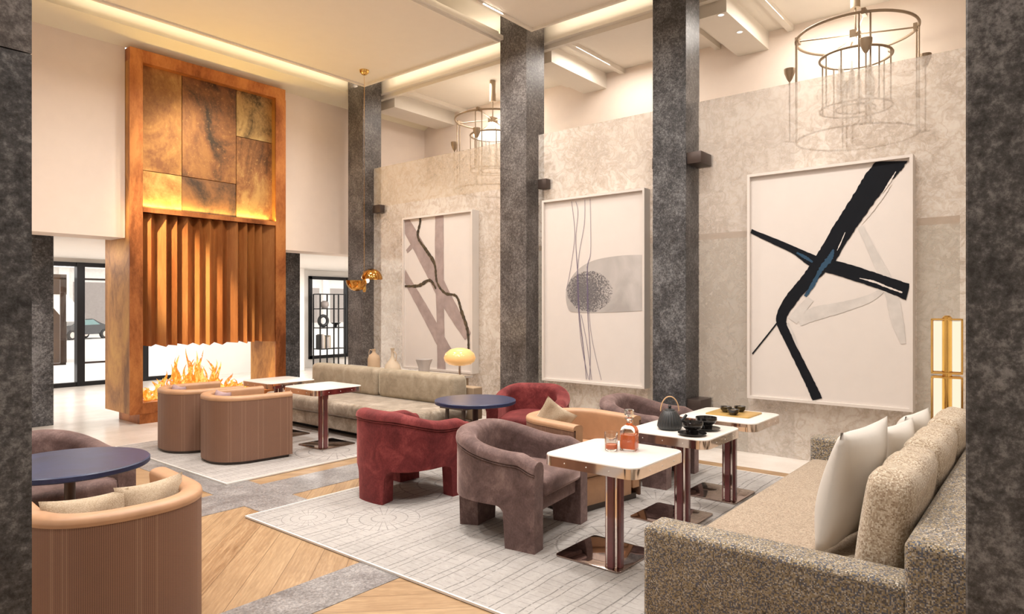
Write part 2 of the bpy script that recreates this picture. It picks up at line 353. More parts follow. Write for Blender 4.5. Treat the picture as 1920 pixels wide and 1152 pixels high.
def box(bm, x0, x1, y0, y1, z0, z1, bev=0., seg=2):
    r = bmesh.ops.create_cube(bm, size=1.)
    bmesh.ops.scale(bm, vec=(x1 - x0, y1 - y0, z1 - z0), verts=r['verts']); bmesh.ops.translate(bm, vec=((x0 + x1) / 2, (y0 + y1) / 2, (z0 + z1) / 2), verts=r['verts'])
    if bev:
        es = list({e for v in r['verts'] for e in v.link_edges}); bmesh.ops.bevel(bm, geom=es, offset=bev, segments=seg, affect='EDGES', profile=.5)
    return bm
def B(*a, **k): return box(bmesh.new(), *a, **k)
def lathe(bm, prof, n=40, cx=0, cy=0, fn=None):
    rings = []
    for r, z in prof:
        if r < 1e-5: rings.append([bm.verts.new((cx, cy, z))])
        else:
            rg = []
            for i in range(n):
                a = 2 * math.pi * i / n; rr = r * (fn(a, z) if fn else 1); rg.append(bm.verts.new((cx + rr * math.cos(a), cy + rr * math.sin(a), z)))
            rings.append(rg)
    for a, b in zip(rings, rings[1:]):
        if len(a) == 1 and len(b) == 1: continue
        for i in range(n):
            j = (i + 1) % n
            if len(a) == 1: bm.faces.new((a[0], b[i], b[j]))
            elif len(b) == 1: bm.faces.new((a[i], a[j], b[0]))
            else: bm.faces.new((a[i], a[j], b[j], b[i]))
    return bm
def L(prof, n=40, **k): return lathe(bmesh.new(), prof, n, **k)
def tube(bm, pts, r, n=8, closed=False):
    P = [Vector(p) for p in pts]; m = len(P); rings = []
    up = Vector((0, 0, 1)); prev = None
    for i, p in enumerate(P):
        d = (P[(i + 1) % m] - P[i - 1]) if closed else (P[min(i + 1, m - 1)] - P[max(i - 1, 0)])
        d.normalize()
        if prev is None: a = d.orthogonal().normalized()
        else:
            a = prev - d * prev.dot(d)
            a = a.normalized() if a.length > 1e-6 else d.orthogonal().normalized()
        prev = a; b = d.cross(a); rr = r(i / (m - 1)) if callable(r) else r
        rings.append([bm.verts.new(p + (a * math.cos(2 * math.pi * k / n) + b * math.sin(2 * math.pi * k / n)) * rr) for k in range(n)])
    for i in range(m if closed else m - 1):
        A, C = rings[i], rings[(i + 1) % m]
        for k in range(n): bm.faces.new((A[k], A[(k + 1) % n], C[(k + 1) % n], C[k]))
    if not closed: bm.faces.new(rings[0][::-1]); bm.faces.new(rings[-1])
    return bm
def T(pts, r, n=8, closed=False): return tube(bmesh.new(), pts, r, n, closed)
def circle(cx, cy, z, r, n=40): return [(cx + r * math.cos(2 * math.pi * i / n), cy + r * math.sin(2 * math.pi * i / n), z) for i in range(n)]
def slab(bm, poly, z0, z1, r=.01, n=3, crown=0.):
    """extruded plan outline with rounded top and bottom edges"""
    m = len(poly); P = [Vector(p) for p in poly]
    area2 = sum(P[i].x * P[(i + 1) % m].y - P[(i + 1) % m].x * P[i].y for i in range(m)); sg = 1 if area2 > 0 else -1
    nr = []
    for i in range(m):
        d = (P[(i + 1) % m] - P[i - 1]).normalized(); nr.append(Vector((d.y, -d.x)) * sg)
    lv = []
    for k in range(n + 1):
        a = math.pi / 2 * k / n; lv.append((r * (1 - math.sin(a)), z0 + r * (1 - math.cos(a))))
    for k in range(n + 1):
        a = math.pi / 2 * k / n; lv.append((r * (1 - math.cos(a)), z1 - r * (1 - math.sin(a))))
    rings = [[bm.verts.new((P[i].x - nr[i].x * o, P[i].y - nr[i].y * o, z)) for i in range(m)] for o, z in lv]
    for a, b in zip(rings, rings[1:]):
        for i in range(m): bm.faces.new((a[i], a[(i + 1) % m], b[(i + 1) % m], b[i]))
    bm.faces.new(rings[0][::-1])
    if crown:
        c = Vector((sum(p.x for p in P) / m, sum(p.y for p in P) / m)); last = rings[-1]
        for s, h in ((.75, .55), (.45, .9)):
            nx = [bm.verts.new((c.x + (v.co.x - c.x) * s, c.y + (v.co.y - c.y) * s, z1 + crown * h)) for v in rings[-1]]
            for i in range(m): bm.faces.new((last[i], last[(i + 1) % m], nx[(i + 1) % m], nx[i]))
            last = nx
        bm.faces.new(last)
    else: bm.faces.new(rings[-1])
    return bm
def rrect(x0, x1, y0, y1, r, n=8):
    p = []
    for cx, cy, a0 in ((x1 - r, y1 - r, 0), (x0 + r, y1 - r, 90), (x0 + r, y0 + r, 180), (x1 - r, y0 + r, 270)):
        for k in range(n + 1):
            a = R(a0 + 90 * k / n); p.append((cx + r * math.cos(a), cy + r * math.sin(a)))
    return p
def cushion(bm, w, h, d, n=18, pinch=.10, sag=0., e=2.6):
    """a stuffed pillow standing in the XZ plane, thickness along Y"""
    g = {}
    for s in (-1, 1):
        for i in range(n + 1):
            for j in range(n + 1):
                u, v = 2 * i / n - 1, 2 * j / n - 1
                if s == 1 and (i in (0, n) or j in (0, n)): g[s, i, j] = g[-1, i, j]; continue
                th = (max(0, 1 - abs(u) ** e) * max(0, 1 - abs(v) ** e)) ** .5
                px_ = 1 - pinch * (1 - abs(v) ** 2) * abs(u); pz_ = 1 - pinch * (1 - abs(u) ** 2) * abs(v)
                wr = .012 * math.sin(5 * u + 3 * v * s) * th
                g[s, i, j] = bm.verts.new((u * w / 2 * px_, s * th * d / 2 + wr, v * h / 2 * pz_ - sag * (1 - u * u) * (v > 0) * v))
    for s in (-1, 1):
        for i in range(n):
            for j in range(n): bm.faces.new((g[s, i, j], g[s, i + 1, j], g[s, i + 1, j + 1], g[s, i, j + 1]))
    return bm
def boxcushion(bm, w, h, d, r=.07, puff=.25, n=10):
    bmesh.ops.create_cube(bm, size=2.); bmesh.ops.subdivide_edges(bm, edges=bm.edges[:], cuts=n, use_grid_fill=True)
    hw, hh, hd = w / 2, h / 2, d / 2
    for v in bm.verts:
        u, t_, q = v.co.x, v.co.y, v.co.z
        k = 1 + puff * (1 - u * u) * (1 - q * q); k2 = 1 - puff * .25 * (1 - t_ * t_) * 0
        p = Vector((u * hw, t_ * hd, q * hh)); c = Vector((max(-hw + r, min(hw - r, p.x)), max(-hd + r, min(hd - r, p.y)), max(-hh + r, min(hh - r, p.z))))
        dv_ = p - c
        if dv_.length > 1e-6: p = c + dv_.normalized() * min(r, dv_.length * 1.0 if dv_.length < r else r)
        p.y *= k; p.z += .012 * math.sin(7 * u) * (q > 0); v.co = p
    return bm
def prism(bm, poly, axis, a, b_):
    """outline given in a plane, extruded along x or y"""
    f = (lambda p, q: (q, p[0], p[1])) if axis == 'x' else (lambda p, q: (p[0], q, p[1]))
    A = [bm.verts.new(f(p, a)) for p in poly]; C = [bm.verts.new(f(p, b_)) for p in poly]; m = len(poly)
    bm.faces.new(A); bm.faces.new(C[::-1])
    for i in range(m): bm.faces.new((A[i], A[(i + 1) % m], C[(i + 1) % m], C[i]))
    return bm

# ------------------------------------------------------------------ the setting
def S(name, mat, *a, bev=0.): return struct(link(name, B(*a, bev=bev), mat, smooth=0))
S('floor', M['oak'], -2.2, 6.62, -1.2, 8.27, -.06, 0.)
S('floor', M['terrazzo'], -2.2, 6.62, 8.27, 16.2, -.06, .001)
S('floor', M['terrazzo'], 6.62, 14., -1.2, 16.2, -.06, .001)
for i, a in enumerate([(-2.2, 6.62, 5.04, 5.54), (-2.2, 6.62, 3.0, 3.37), (2.77, 3.2, -1.2, 3.0), (2.77, 3.2, 3.37, 5.04), (2.77, 3.2, 5.54, 8.27)]):
    S('floor', M['band'], a[0], a[1], a[2], a[3], -.02, .003)
# main ceiling rafts with a stepped edge, slots between them, upper ceiling over the slots
def raft(x0, x1, y0, y1):
    bm = B(x0, x1, y0, y1, 5.30, 5.36); box(bm, x0 + .06, x1 - .06, y0 + .06, y1 - .06, 5.36, 5.42)
    box(bm, x0, x1 - .05, y0 + .05, y0 + .09, 5.27, 5.301); box(bm, x0, x1 - .05, y1 - .09, y1 - .05, 5.27, 5.301); box(bm, x1 - .09, x1 - .05, y0 + .09, y1 - .09, 5.27, 5.301)
    return struct(link('ceiling', bm, M['ceiling'], smooth=0))
raft(-2.2, 7.08, 5.92, 8.98); raft(-2.2, 7.08, -1.2, 5.46)
S('ceiling', M['ceiling'], -2.2, 9.6, -1.2, 10.6, 5.72, 5.80)
struct(link('trim_1', prism(bmesh.new(), [(9.45, 5.72), (9.45, 5.30), (9.79, 5.13), (9.79, 5.72)], 'x', -2.2, 9.2), M['cove_lit_cream'], smooth=0))
bmx = B(7.50, 7.75, -1.2, 9.45, 5.30, 5.72); box(bmx, 7.58, 7.66, -1.2, 9.4, 5.24, 5.301)
struct(link('trim_2', bmx, M['ceiling'], smooth=0))
S('ceiling', M['ceiling'], 7.75, 9.2, -1.2, 9.45, 5.34, 5.42)
for i, (y0, y1) in enumerate(((8.95, 9.44), (5.57, 6.0), (3.02, 3.44), (.2, .6))):
    bmx = B(7.70, 9.2, y0, y1, 5.10, 5.34); box(bmx, 7.70, 9.2, y1 + .25, y1 + .33, 5.27, 5.34); box(bmx, 7.7, 9.2, y0 - .33, y0 - .25, 5.27, 5.34)
    struct(link('trim_%d' % (3 + i), bmx, M['ceiling'], smooth=0))
S('wall_right', M['plaster'], 9.2, 9.35, -1.2, 9.79, 0, 5.72)
S('wall_left', M['white_plaster'], -2.35, -2.2, -1.35, 16.2, 0, 5.8)
S('wall_near', M['white_plaster'], -2.35, 9.35, -1.35, -1.2, 0, 5.8)
S('wall_gable', M['white_plaster'], 13.9, 14.05, -1.2, 16.2, 0, 2.7)
# wall around the fireplace (upper part, over the low gallery)
S('wall_back', M['plaster'], -2.2, 3.665, 9.79, 10.28, 2.54, 5.72)
S('wall_back', M['plaster'], 6.005, 9.6, 9.79, 10.28, 2.54, 5.72)
S('ceiling', M['white_plaster'], -2.2, 3.665, 10.28, 15.3, 2.58, 2.70)
S('ceiling', M['white_plaster'], 3.665, 14.0, 10.52, 15.3, 2.58, 2.70)
S('ceiling', M['white_plaster'], 6.005, 14.0, 10.28, 10.52, 2.58, 2.70)
# facade with its two glazed openings
def facade():
    y0, y1 = 15.3, 15.55; mt = M['white_plaster']
    S('wall_front', mt, -2.2, 3.4, y0, y1, 0, 2.58)
    S('wall_front', mt, 7.2, 10.2, y0, y1, 0, 2.58); S('wall_front', mt, 11.62, 14, y0, y1, 0, 2.58)
    S('wall_front', mt, 3.4, 7.2, y0, y1, 2.50, 2.58); S('wall_front', mt, 10.2, 11.62, y0, y1, 2.42, 2.58); S('wall_front', mt, 10.2, 11.62, y0, y1, 0, .22)
facade()
def glazing(n, x0, x1, z0, z1, mull, inner=True):
    r = bpy.data.objects.new('window_%d' % n, None); COL.objects.link(r); r['kind'] = 'structure'
    bm = bmesh.new(); fw = .085
    box(bm, x0, x1, 15.24, 15.36, z1 - fw, z1); box(bm, x0, x1, 15.24, 15.36, z0, z0 + fw); box(bm, x0, x0 + fw, 15.24, 15.36, z0, z1); box(bm, x1 - fw, x1, 15.24, 15.36, z0, z1)
    for m in mull: box(bm, m - .07, m + .07, 15.22, 15.38, z0, z1)
    link('window_frame', bm, M['black_metal'], r, 0)
    link('pane', B(x0, x1, 15.30, 15.306, z0, z1), M['pane'], r, 0)
    return r
w1 = glazing(1, 3.4, 7.2, 0.0, 2.50, (4.88, 6.1))
bm = bmesh.new()
for a, b_ in ((3.55, 4.74), (4.98, 6.0)):
    box(bm, a, b_, 15.62, 15.66, 2.16, 2.2); box(bm, a, b_, 15.62, 15.66, .42, .46); box(bm, b_ - .1, b_, 15.62, 15.66, .42, 2.2)
link('door_leaf', bm, M['bronze_dark'], w1, 0)
glazing(2, 10.2, 11.62, .22, 2.42, (11.45,))
# pillars
def column(x0, x1, y0, y1, z0, z1, mat, name='column', label=''):
    bm = B(x0, x1, y0, y1, z0, z1, bev=.004, seg=1); o = link(name, bm, mat, smooth=0); return tag(o, label, 'column')
column(7.08, 7.47, 9.03, 9.44, 0, 5.72, M['column_warm'], label='grey stone column behind the small brass pendant')
column(7.05, 7.46, 5.52, 5.98, 0, 5.72, M['column_warm'], label='tall mottled grey stone column between the two left pictures')
column(7.0, 7.37, 3.21, 3.62, 0, 5.72, M['column'], label='tall dark grey stone column between the two right pictures')
column(2.6, 3.04, 10.5, 10.9, 0, 2.58, M['column'], label='low dark stone pillar left of the copper fireplace')
column(6.36, 6.83, 10.5, 10.9, 0, 2.58, M['column'], label='low dark stone pillar right of the copper fireplace')
column(9.05, 9.62, 14.6, 15.05, 0, 2.58, M['white_plaster'], label='white plaster pillar before the small far window')
column(6.2, 6.6, 13.6, 14.0, 0, 2.58, M['white_plaster'], label='white plaster pillar seen through the fireplace opening')
column(1.72, 2.3, -.45, .15, 0, 5.30, M['column'], label='dark stone column at the right edge of the view')
c0 = thing('column', 'dark stone column at the left edge of the view', 'column', (0, 0, 0))
link('shaft', B(.25, .585, 2.2, 2.7, 0, 2.30), M['column'], c0, 0)
link('capital', B(.25, .585, 2.2, 2.7, 2.304, 5.30), M['column_warm'], c0, 0)['label'] = 'paler brown-grey upper block'

# screens between the columns
def screen(y0, y1, label):
    r = thing('stone_screen', label, 'screen', (0, 0, 0), group='veined screens behind the pictures')
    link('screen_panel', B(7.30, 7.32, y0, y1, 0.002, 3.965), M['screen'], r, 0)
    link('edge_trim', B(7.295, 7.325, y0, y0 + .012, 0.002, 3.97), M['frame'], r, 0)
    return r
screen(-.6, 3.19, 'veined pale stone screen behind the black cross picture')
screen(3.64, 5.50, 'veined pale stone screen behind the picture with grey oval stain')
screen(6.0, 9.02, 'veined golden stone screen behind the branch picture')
for (y0, y1, z, lb) in ((8.74, 8.93, 3.25, 'upper dark bracket on the column behind the brass pendant'), (5.98, 6.05, 3.28, 'upper dark bracket on the left side of the middle column'), (5.3, 5.44, 3.265, 'upper dark bracket on the right side of the middle column'),
                    (3.61, 3.73, 3.31, 'upper dark bracket on the left side of the darkest column'), (3.04, 3.21, 3.27, 'upper dark bracket on the right side of the darkest column'),
                    (5.97, 6.06, .5, 'low dark bracket on the left side of the middle column'), (3.04, 3.21, .5, 'low dark bracket by the teapot table')):
    o = link('bracket', B(7.02 if 3.0 < y0 < 3.1 else 7.2, 7.36, y0, y1, z - .065, z + .065, bev=.004), M['bronze_dark']); tag(o, lb, 'bracket', 'dark metal brackets holding the screens')

# ------------------------------------------------------------------ fireplace
fp = thing('fireplace', 'tall copper-clad fireplace with folded metal curtain and open hearth', 'fireplace')
bm = B(3.67, 3.83, 9.64, 10.5, .15, 2.56); box(bm, 3.67, 3.83, 9.64, 9.84, 2.56, 4.94); link('side_pier', bm, M['copper_gold'], fp, 0)
bm = B(5.83, 6.0, 9.64, 10.4, .15, 2.56); box(bm, 5.83, 6.0, 9.64, 9.84, 2.56, 4.94); link('side_pier', bm, M['copper_gold'], fp, 0)
link('header', B(3.67, 6.0, 9.638, 9.84, 4.94, 5.11), M['copper'], fp, 0)
link('frame_front', box(B(3.665, 3.832, 9.634, 9.66, .14, 4.94), 5.828, 6.005, 9.634, 9.66, .14, 4.94), M['copper'], fp, 0)
link('shelf_rail', B(3.83, 5.83, 9.64, 9.80, 2.90, 2.965), M['copper'], fp, 0)
link('hearth', B(3.83, 5.83, 9.64, 10.4, .14, .29), M['copper'], fp, 0)
link('plinth', B(3.80, 5.95, 9.66, 10.36, .001, .15), M['copper'], fp, 0)
link('back_plate', B(3.83, 5.83, 9.79, 9.84, 2.56, 4.94), M['copper'], fp, 0)
link('hood', B(3.83, 5.83, 9.84, 10.4, 1.12, 2.56), M['copper_gold'], fp, 0)
for (x0, x1, z0, z1, k) in ((3.83, 4.405, 3.495, 4.94, 0), (4.415, 5.225, 3.495, 4.94, 1), (5.235, 5.83, 4.235, 4.94, 2), (5.235, 5.83, 2.965, 4.225, 3), (4.415, 5.225, 2.965, 3.485, 4), (3.83, 4.405, 2.965, 3.485, 5)):
    link('patina_panel', B(x0, x1, 9.755 if k not in (4,) else 9.765, 9.79, z0, z1), PAT[k], fp, 0)
link('light_strip', B(3.86, 5.80, 9.735, 9.75, 2.966, 2.975), M['led'], fp, 0)['label'] = 'glowing strip along the ledge'
area('ledge_light', (4.82, 9.725, 2.985), 1.9, 34, col=(1, .66, .18), rot=(R(180 + 18), 0, 0), sy=.02)
# folded curtain
bm = bmesh.new(); xs = [3.835]; rnd = random.Random(9)
while xs[-1] < 5.74: xs.append(xs[-1] + rnd.choice((.05, .075, .10, .12)))
xs[-1] = 5.828; cols = []
for i, x in enumerate(xs):
    y = 9.67 if i % 2 else 9.775; cols.append((x, y, rnd.uniform(-.012, .012)))
vt = [[bm.verts.new((x, y + (0 if k < 2 else 0), z)) for k, z in enumerate((1.045 + (.0 if y < 9.7 else .022) + j, 1.7, 2.3, 2.895))] for x, y, j in cols]
for a, b_ in zip(vt, vt[1:]):
    for k in range(3): bm.faces.new((a[k], b_[k], b_[k + 1], a[k + 1]))
bmesh.ops.solidify(bm, geom=list(bm.faces), thickness=.006)
link('folded_curtain', bm, M['copper_fold'], fp, 0)
# flames
t = NT('flame'); co = t.coord(); a = t.noise(t.coord(scale=(1, 1, .5)), 14, 4, .6, 1.2)
sp = t.n('ShaderNodeSeparateXYZ'); t.l(co, sp.inputs[0])
c = t.ramp(a, [(.38, (1, .10, .01)), (.5, (1, .33, .03)), (.62, (1, .72, .20))])
e = t.n('ShaderNodeEmission'); t.l(c, e.inputs[0]); e.inputs[1].default_value = 1.25
tr = t.n('ShaderNodeBsdfTransparent'); mx = t.n('ShaderNodeMixShader'); t.l(t.math('MULTIPLY', t.math('GREATER_THAN', a, .40), .85), mx.inputs[0])
t.l(tr.outputs[0], mx.inputs[1]); t.l(e.outputs[0], mx.inputs[2]); t.l(mx.outputs[0], t.out.inputs[0]); M['flame'] = t.m
bm = bmesh.new(); rnd = random.Random(21)
for i in range(90):
    x = 3.90 + 1.75 * i / 89 + rnd.uniform(-.03, .03); y = rnd.uniform(9.84, 10.2)
    env = max(.16, .62 * math.exp(-((x - 4.70) / .52) ** 2)); h = env * rnd.uniform(.45, 1.12); ph = rnd.uniform(0, 6); am = rnd.uniform(.02, .07)
    pts = [(x + am * math.sin(ph + 5 * k / 9) * (k / 9) * 1.6, y + .02 * math.cos(ph + 3 * k / 9), .29 + h * k / 9) for k in range(10)]
    w0 = rnd.uniform(.018, .042); tube(bm, pts, lambda s, w0=w0: max(.0008, w0 * math.sin(math.pi * min(1, .18 + .82 * s)) ** .8 * (1 - .35 * s)), 6)
fl = link('fire', bm, M['flame'], None, 60); tag(fl, 'orange flames rising from the open hearth', 'fire'); fl['kind'] = 'stuff'
point('fire_glow', (4.75, 9.98, .55), 16, (1, .45, .12), .12)

# ------------------------------------------------------------------ rugs
def rug(x0, x1, y0, y1, mat, label):
    r = thing('rug', label, 'rug', (0, 0, 0))
    link('rug_pile', B(x0 + .012, x1 - .012, y0 + .012, y1 - .012, .004, .016), mat, r, 0)
    bm = B(x0, x0 + .012, y0, y1, .004, .017); box(bm, x1 - .012, x1, y0, y1, .004, .017); box(bm, x0 + .012, x1 - .012, y0, y0 + .012, .004, .017); box(bm, x0 + .012, x1 - .012, y1 - .012, y1, .004, .017)
    link('rug_binding', bm, M['rug_edge'], r, 0)['label'] = 'white edge binding'
rug(2.62, 6.40, .1, 4.76, M['rug_main'], 'large pale grey rug under the near chairs and tables')
rug(2.99, 6.1, 5.75, 8.27, M['rug_far'], 'pale rug before the fireplace under the long velvet sofa')
RZ = .016

# ------------------------------------------------------------------ chairs
def uplan(w, d, n=56, rr=None):
    """U path: from the left arm front round the back to the right arm front; front at -y"""
    rr = rr or w / 2; pts = []; yb = d / 2; yf = -d / 2; ry = min(rr, d * .62); yc = yb - ry
    m = n // 4
    for i in range(m): pts.append((-w / 2, yf + (yc - yf) * i / m))
    k = n - 2 * m
    for i in range(k + 1):
        a = math.pi - math.pi * i / k
        ca, sa = math.cos(a), math.sin(a); e = 2 / 2.35
        pts.append((w / 2 * math.copysign(abs(ca) ** e, ca), yc + ry * sa ** e if sa > 0 else yc))
    for i in range(1, m + 1): pts.append((w / 2, yc + (yf - yc) * i / m))
    P = [Vector(p) for p in pts]; L_ = [0.]
    for a, b_ in zip(P, P[1:]): L_.append(L_[-1] + (b_ - a).length)
    tot = L_[-1]; out = []; j = 0
    for i in range(n + 1):
        q = tot * i / n
        while j < len(P) - 2 and L_[j + 1] < q: j += 1
        f = (q - L_[j]) / max(1e-9, L_[j + 1] - L_[j]); out.append(P[j].lerp(P[j + 1], min(1, f)))
    nr = []
    for i in range(n + 1):
        dv = (out[min(i + 1, n)] - out[max(i - 1, 0)]).normalized(); nr.append(Vector((-dv.y, dv.x)))
    return out, nr, tot
def smooth(a, b_, x):
    x = min(1, max(0, (x - a) / (b_ - a))); return x * x * (3 - 2 * x)
def velvet_chair(mat, zb_=.75, za=.63, dip=.0):
    W_, D_ = .80, .78; n = 120; P, N, tot = uplan(W_, D_, n)
    def zt(s):
        m = abs(s - .5) * 2; return za + (zb_ - za) * (1 - smooth(.12 + dip, .80 - dip, m))
    def zbot(s):
        arc = s * tot; best = .27
        legs = [(0, .23), (tot - .23, tot), (tot / 2 - .17, tot / 2 + .17)]
        for a, b_ in legs:
            if a - 1e-6 <= arc <= b_ + 1e-6: return 0.
            dd = min(abs(arc - a), abs(arc - b_))
            if dd < .07: best = min(best, .27 - (.07 - math.sqrt(max(0, .07 ** 2 - (.07 - dd) ** 2))))
        return best
    bm = bmesh.new(); rings = []
    for i in range(n + 1):
        s = i / n; p, q = P[i], N[i]; t_ = .115 + .03 * (1 - smooth(.0, .5, abs(s - .5) * 2)); T_ = zt(s); z0 = zbot(s); sec = []
        endf = smooth(0, .035, min(s, 1 - s)); T2 = T_ - .045 * (1 - smooth(0, .07, min(s, 1 - s)))
        for k in range(6): sec.append((0, z0 + (T2 - .085 - z0) * k / 5))
        sec.append((-.006, T2 - .078))
        for k in range(9):
            a = math.pi - math.pi * k / 8 * 1.0; r_ = t_ / 2 + .006
            sec.append((.010 - (math.cos(a) + 1) * (r_ + .004), T2 - .066 + .066 * math.sin(a) ** .8 if 0 < k < 8 else T2 - .066))
        zi = max(z0, .24)
        for k in range(4): sec.append((-t_, (T2 - .08) + (z0 - (T2 - .08)) * (k + 1) / 4))
        rings.append([bm.verts.new((p.x + q.x * o, p.y + q.y * o, z)) for o, z in sec])
    m = len(rings[0])
    for a, b_ in zip(rings, rings[1:]):
        for k in range(m): bm.faces.new((a[k], a[(k + 1) % m], b_[(k + 1) % m], b_[k]))
    bm.faces.new(rings[0]); bm.faces.new(rings[-1][::-1])
    root = thing('velvet_armchair', '-', 'armchair')
    link('shell', bm, mat, root, 50)
    pts = [(P[i].x + N[i].x * .004, P[i].y + N[i].y * .004, zt(i / n) - .082 - .045 * (1 - smooth(0, .07, min(i / n, 1 - i / n)))) for i in range(0, n + 1, 2)]
    link('piping', T(pts, .004, 6), mat, root, 60)
    # seat: D-shaped cushion inside the shell, bulging at the front
    def inner(ins, yf):
        o = [(P[i].x - N[i].x * ins, P[i].y - N[i].y * ins) for i in range(n + 1) if P[i].y > yf + .03]
        return [(o[0][0], yf + .03), *o, (o[-1][0], yf + .03), (o[-1][0] - .03, yf), (o[0][0] + .03, yf)]
    link('seat_cushion', slab(bmesh.new(), inner(.112, -.40), .325, .455, .045, 5, .025), mat, root, 60)
    link('seat_frame', slab(bmesh.new(), inner(.114, -.36), .235, .325, .012, 2), mat, root, 40)
    return root
def tub_chair(solid_front=True):
    W_, D_ = .78, .76; n = 100; P, N, tot = uplan(W_, D_, n); th = .095; zt_ = .685
    root = thing('tub_chair', '-', 'armchair')
    # woven outer skin with cord-length coordinates for its weave
    bm = bmesh.new(); uvl = bm.loops.layers.uv.new('UVMap'); zs = [.03, .25, .45, .60, .648]; rings = []
    for i in range(n + 1): rings.append([bm.verts.new((P[i].x, P[i].y, z)) for z in zs] + [bm.verts.new((P[i].x - N[i].x * .02, P[i].y - N[i].y * .02, z)) for z in zs[::-1]])
    m = len(rings[0])
    for i in range(n):
        for k in range(m):
            k2 = (k + 1) % m; f = bm.faces.new((rings[i][k], rings[i + 1][k], rings[i + 1][k2], rings[i][k2]))
            for lp, (ii, kk) in zip(f.loops, ((i, k), (i + 1, k), (i + 1, k2), (i, k2))): lp[uvl].uv = (tot * ii / n, rings[0][kk].co.z)
    bm.faces.new(rings[0][::-1]); bm.faces.new(rings[-1]); bmesh.ops.recalc_face_normals(bm, faces=bm.faces)
    link('woven_shell', bm, M['rattan'], root, 50, uv=1)
    # leather rim and lining
    bm = bmesh.new(); rings = []
    for i in range(n + 1):
        p, q = P[i], N[i]; sec = [(.003, .640), (.005, .655)]
        for k in range(9):
            a = math.pi * k / 8; sec.append((.005 - (th + .008) / 2 * (1 - math.cos(a)), .656 + .032 * math.sin(a) ** .7))
        sec += [(-th, .62), (-th, .45), (-th, .10), (-.021, .10), (-.021, .64)]
        rings.append([bm.verts.new((p.x + q.x * o, p.y + q.y * o, z)) for o, z in sec])
    m = len(rings[0])
    for a, b_ in zip(rings, rings[1:]):
        for k in range(m): bm.faces.new((a[k], a[(k + 1) % m], b_[(k + 1) % m], b_[k]))
    bm.faces.new(rings[0]); bm.faces.new(rings[-1][::-1]); link('leather_lining', bm, M['leather'], root, 50)
    def inner(ins, yf):
        o = [(P[i].x - N[i].x * ins, P[i].y - N[i].y * ins) for i in range(n + 1) if P[i].y > yf + .02]
        return [(o[0][0], yf + .02), *o, (o[-1][0], yf + .02), (o[-1][0] - .02, yf), (o[0][0] + .02, yf)]
    link('seat_cushion', slab(bmesh.new(), inner(.096, -.40), .27, .43, .03, 4, .02), M['leather'], root, 60)
    link('front_panel', slab(bmesh.new(), inner(.096, -.375), .05, .265, .008, 2), M['leather'], root, 40)
    link('plinth', slab(bmesh.new(), [(P[i].x * .93, P[i].y * .93) for i in range(n + 1)], 0, .05, .004, 1), M['dark_wood'], root, 40)
    return root
# local front is -y; rz turns it
vr_ = velvet_chair(M['red_velvet'], .74, .64, .06)
vr_.location = (3.83, 4.30, RZ); vr_.rotation_euler.z = R(88); vr_['label'] = 'red velvet barrel armchair with its back turned, left of the round blue table'; vr_['group'] = 'red velvet armchairs'
dup(vr_, (5.62, 4.33, RZ), R(-62), 'red velvet barrel armchair seen from the front, right of the round blue table')
vm = velvet_chair(M['mauve_velvet'], .735, .625)
vm.location = (3.72, 3.02, RZ); vm.rotation_euler.z = R(8); vm['label'] = 'mauve velvet barrel armchair beside the table holding the decanter'; vm['group'] = 'mauve velvet armchairs'
dup(vm, (5.66, 3.02, RZ), R(4), 'mauve velvet barrel armchair behind the teapot table')
dup(vm, (1.45, 5.22, 0), R(8), 'mauve velvet barrel armchair behind the large blue table at left')
tc_ = tub_chair()
tc_.location = (1.29, 3.60, 0); tc_.rotation_euler.z = R(176); tc_['label'] = 'woven tub armchair with caramel leather rim, closest in the left foreground'; tc_['group'] = 'woven tub armchairs'
dup(tc_, (3.64, 6.68, RZ), R(84), 'woven tub armchair at the white table left of the velvet sofa, nearer of the pair')
dup(tc_, (3.58, 7.56, RZ), R(84), 'woven tub armchair closest to the flames, farther of the pair')
dup(tc_, (4.63, 3.11, RZ), R(-11), 'tub armchair seen from its caramel leather front, behind the decanter table')

# ------------------------------------------------------------------ white pedestal tables
def pedestal():
    r = thing('side_table', '-', 'table', group='white pedestal tables')
    link('table_top', slab(bmesh.new(), rrect(-.315, .315, -.315, .315, .075), .672, .705, .006, 2), M['table_white'], r, 40)
    bm = bmesh.new(); o = rrect(-.3165, .3165, -.3165, .3165, .076); i_ = rrect(-.305, .305, -.305, .305, .066); m = len(o)
    va = [[bm.verts.new((*p, z)) for p in q] for q, z in ((o, .640), (o, .697), (i_, .697), (i_, .640))]
    for k in range(4):
        for j in range(m): bm.faces.new((va[k][j], va[k][(j + 1) % m], va[(k + 1) % 4][(j + 1) % m], va[(k + 1) % 4][j]))
    edge_ = link('metal_edge', bm, M['chrome'], r, 40)
    for sx, sy in ((1, 0), (-1, 0), (0, 1), (0, -1)):
        for q in (-.15, 0, .15):
            rb = bmesh.new(); bmesh.ops.create_uvsphere(rb, u_segments=8, v_segments=5, radius=.004, matrix=Matrix.Translation((sx * .3165 + sy * q, sy * .3165 + abs(sx) * q, .668)))
            link('rivet', rb, M['table_white'], edge_, 60)
    bm = bmesh.new(); box(bm, -.055, .055, -.020, .020, .012, .672, bev=.004); box(bm, -.020, .020, -.055, .055, .012, .672, bev=.004)
    link('pole', bm, M['burgundy'], r, 0)
    for sx, sy in ((1, 1), (1, -1), (-1, 1), (-1, -1)): link('pole_inlay', B(sx * .030 - .009, sx * .030 + .009, sy * .030 - .009, sy * .030 + .009, .012, .672, bev=.003), M['chrome'], r, 0)
    link('base_plate', slab(bmesh.new(), rrect(-.075, .395, -.075, .395, .03), 0, .012, .003, 2), M['base_mirror'], r, 40)
    return r
tb = pedestal()
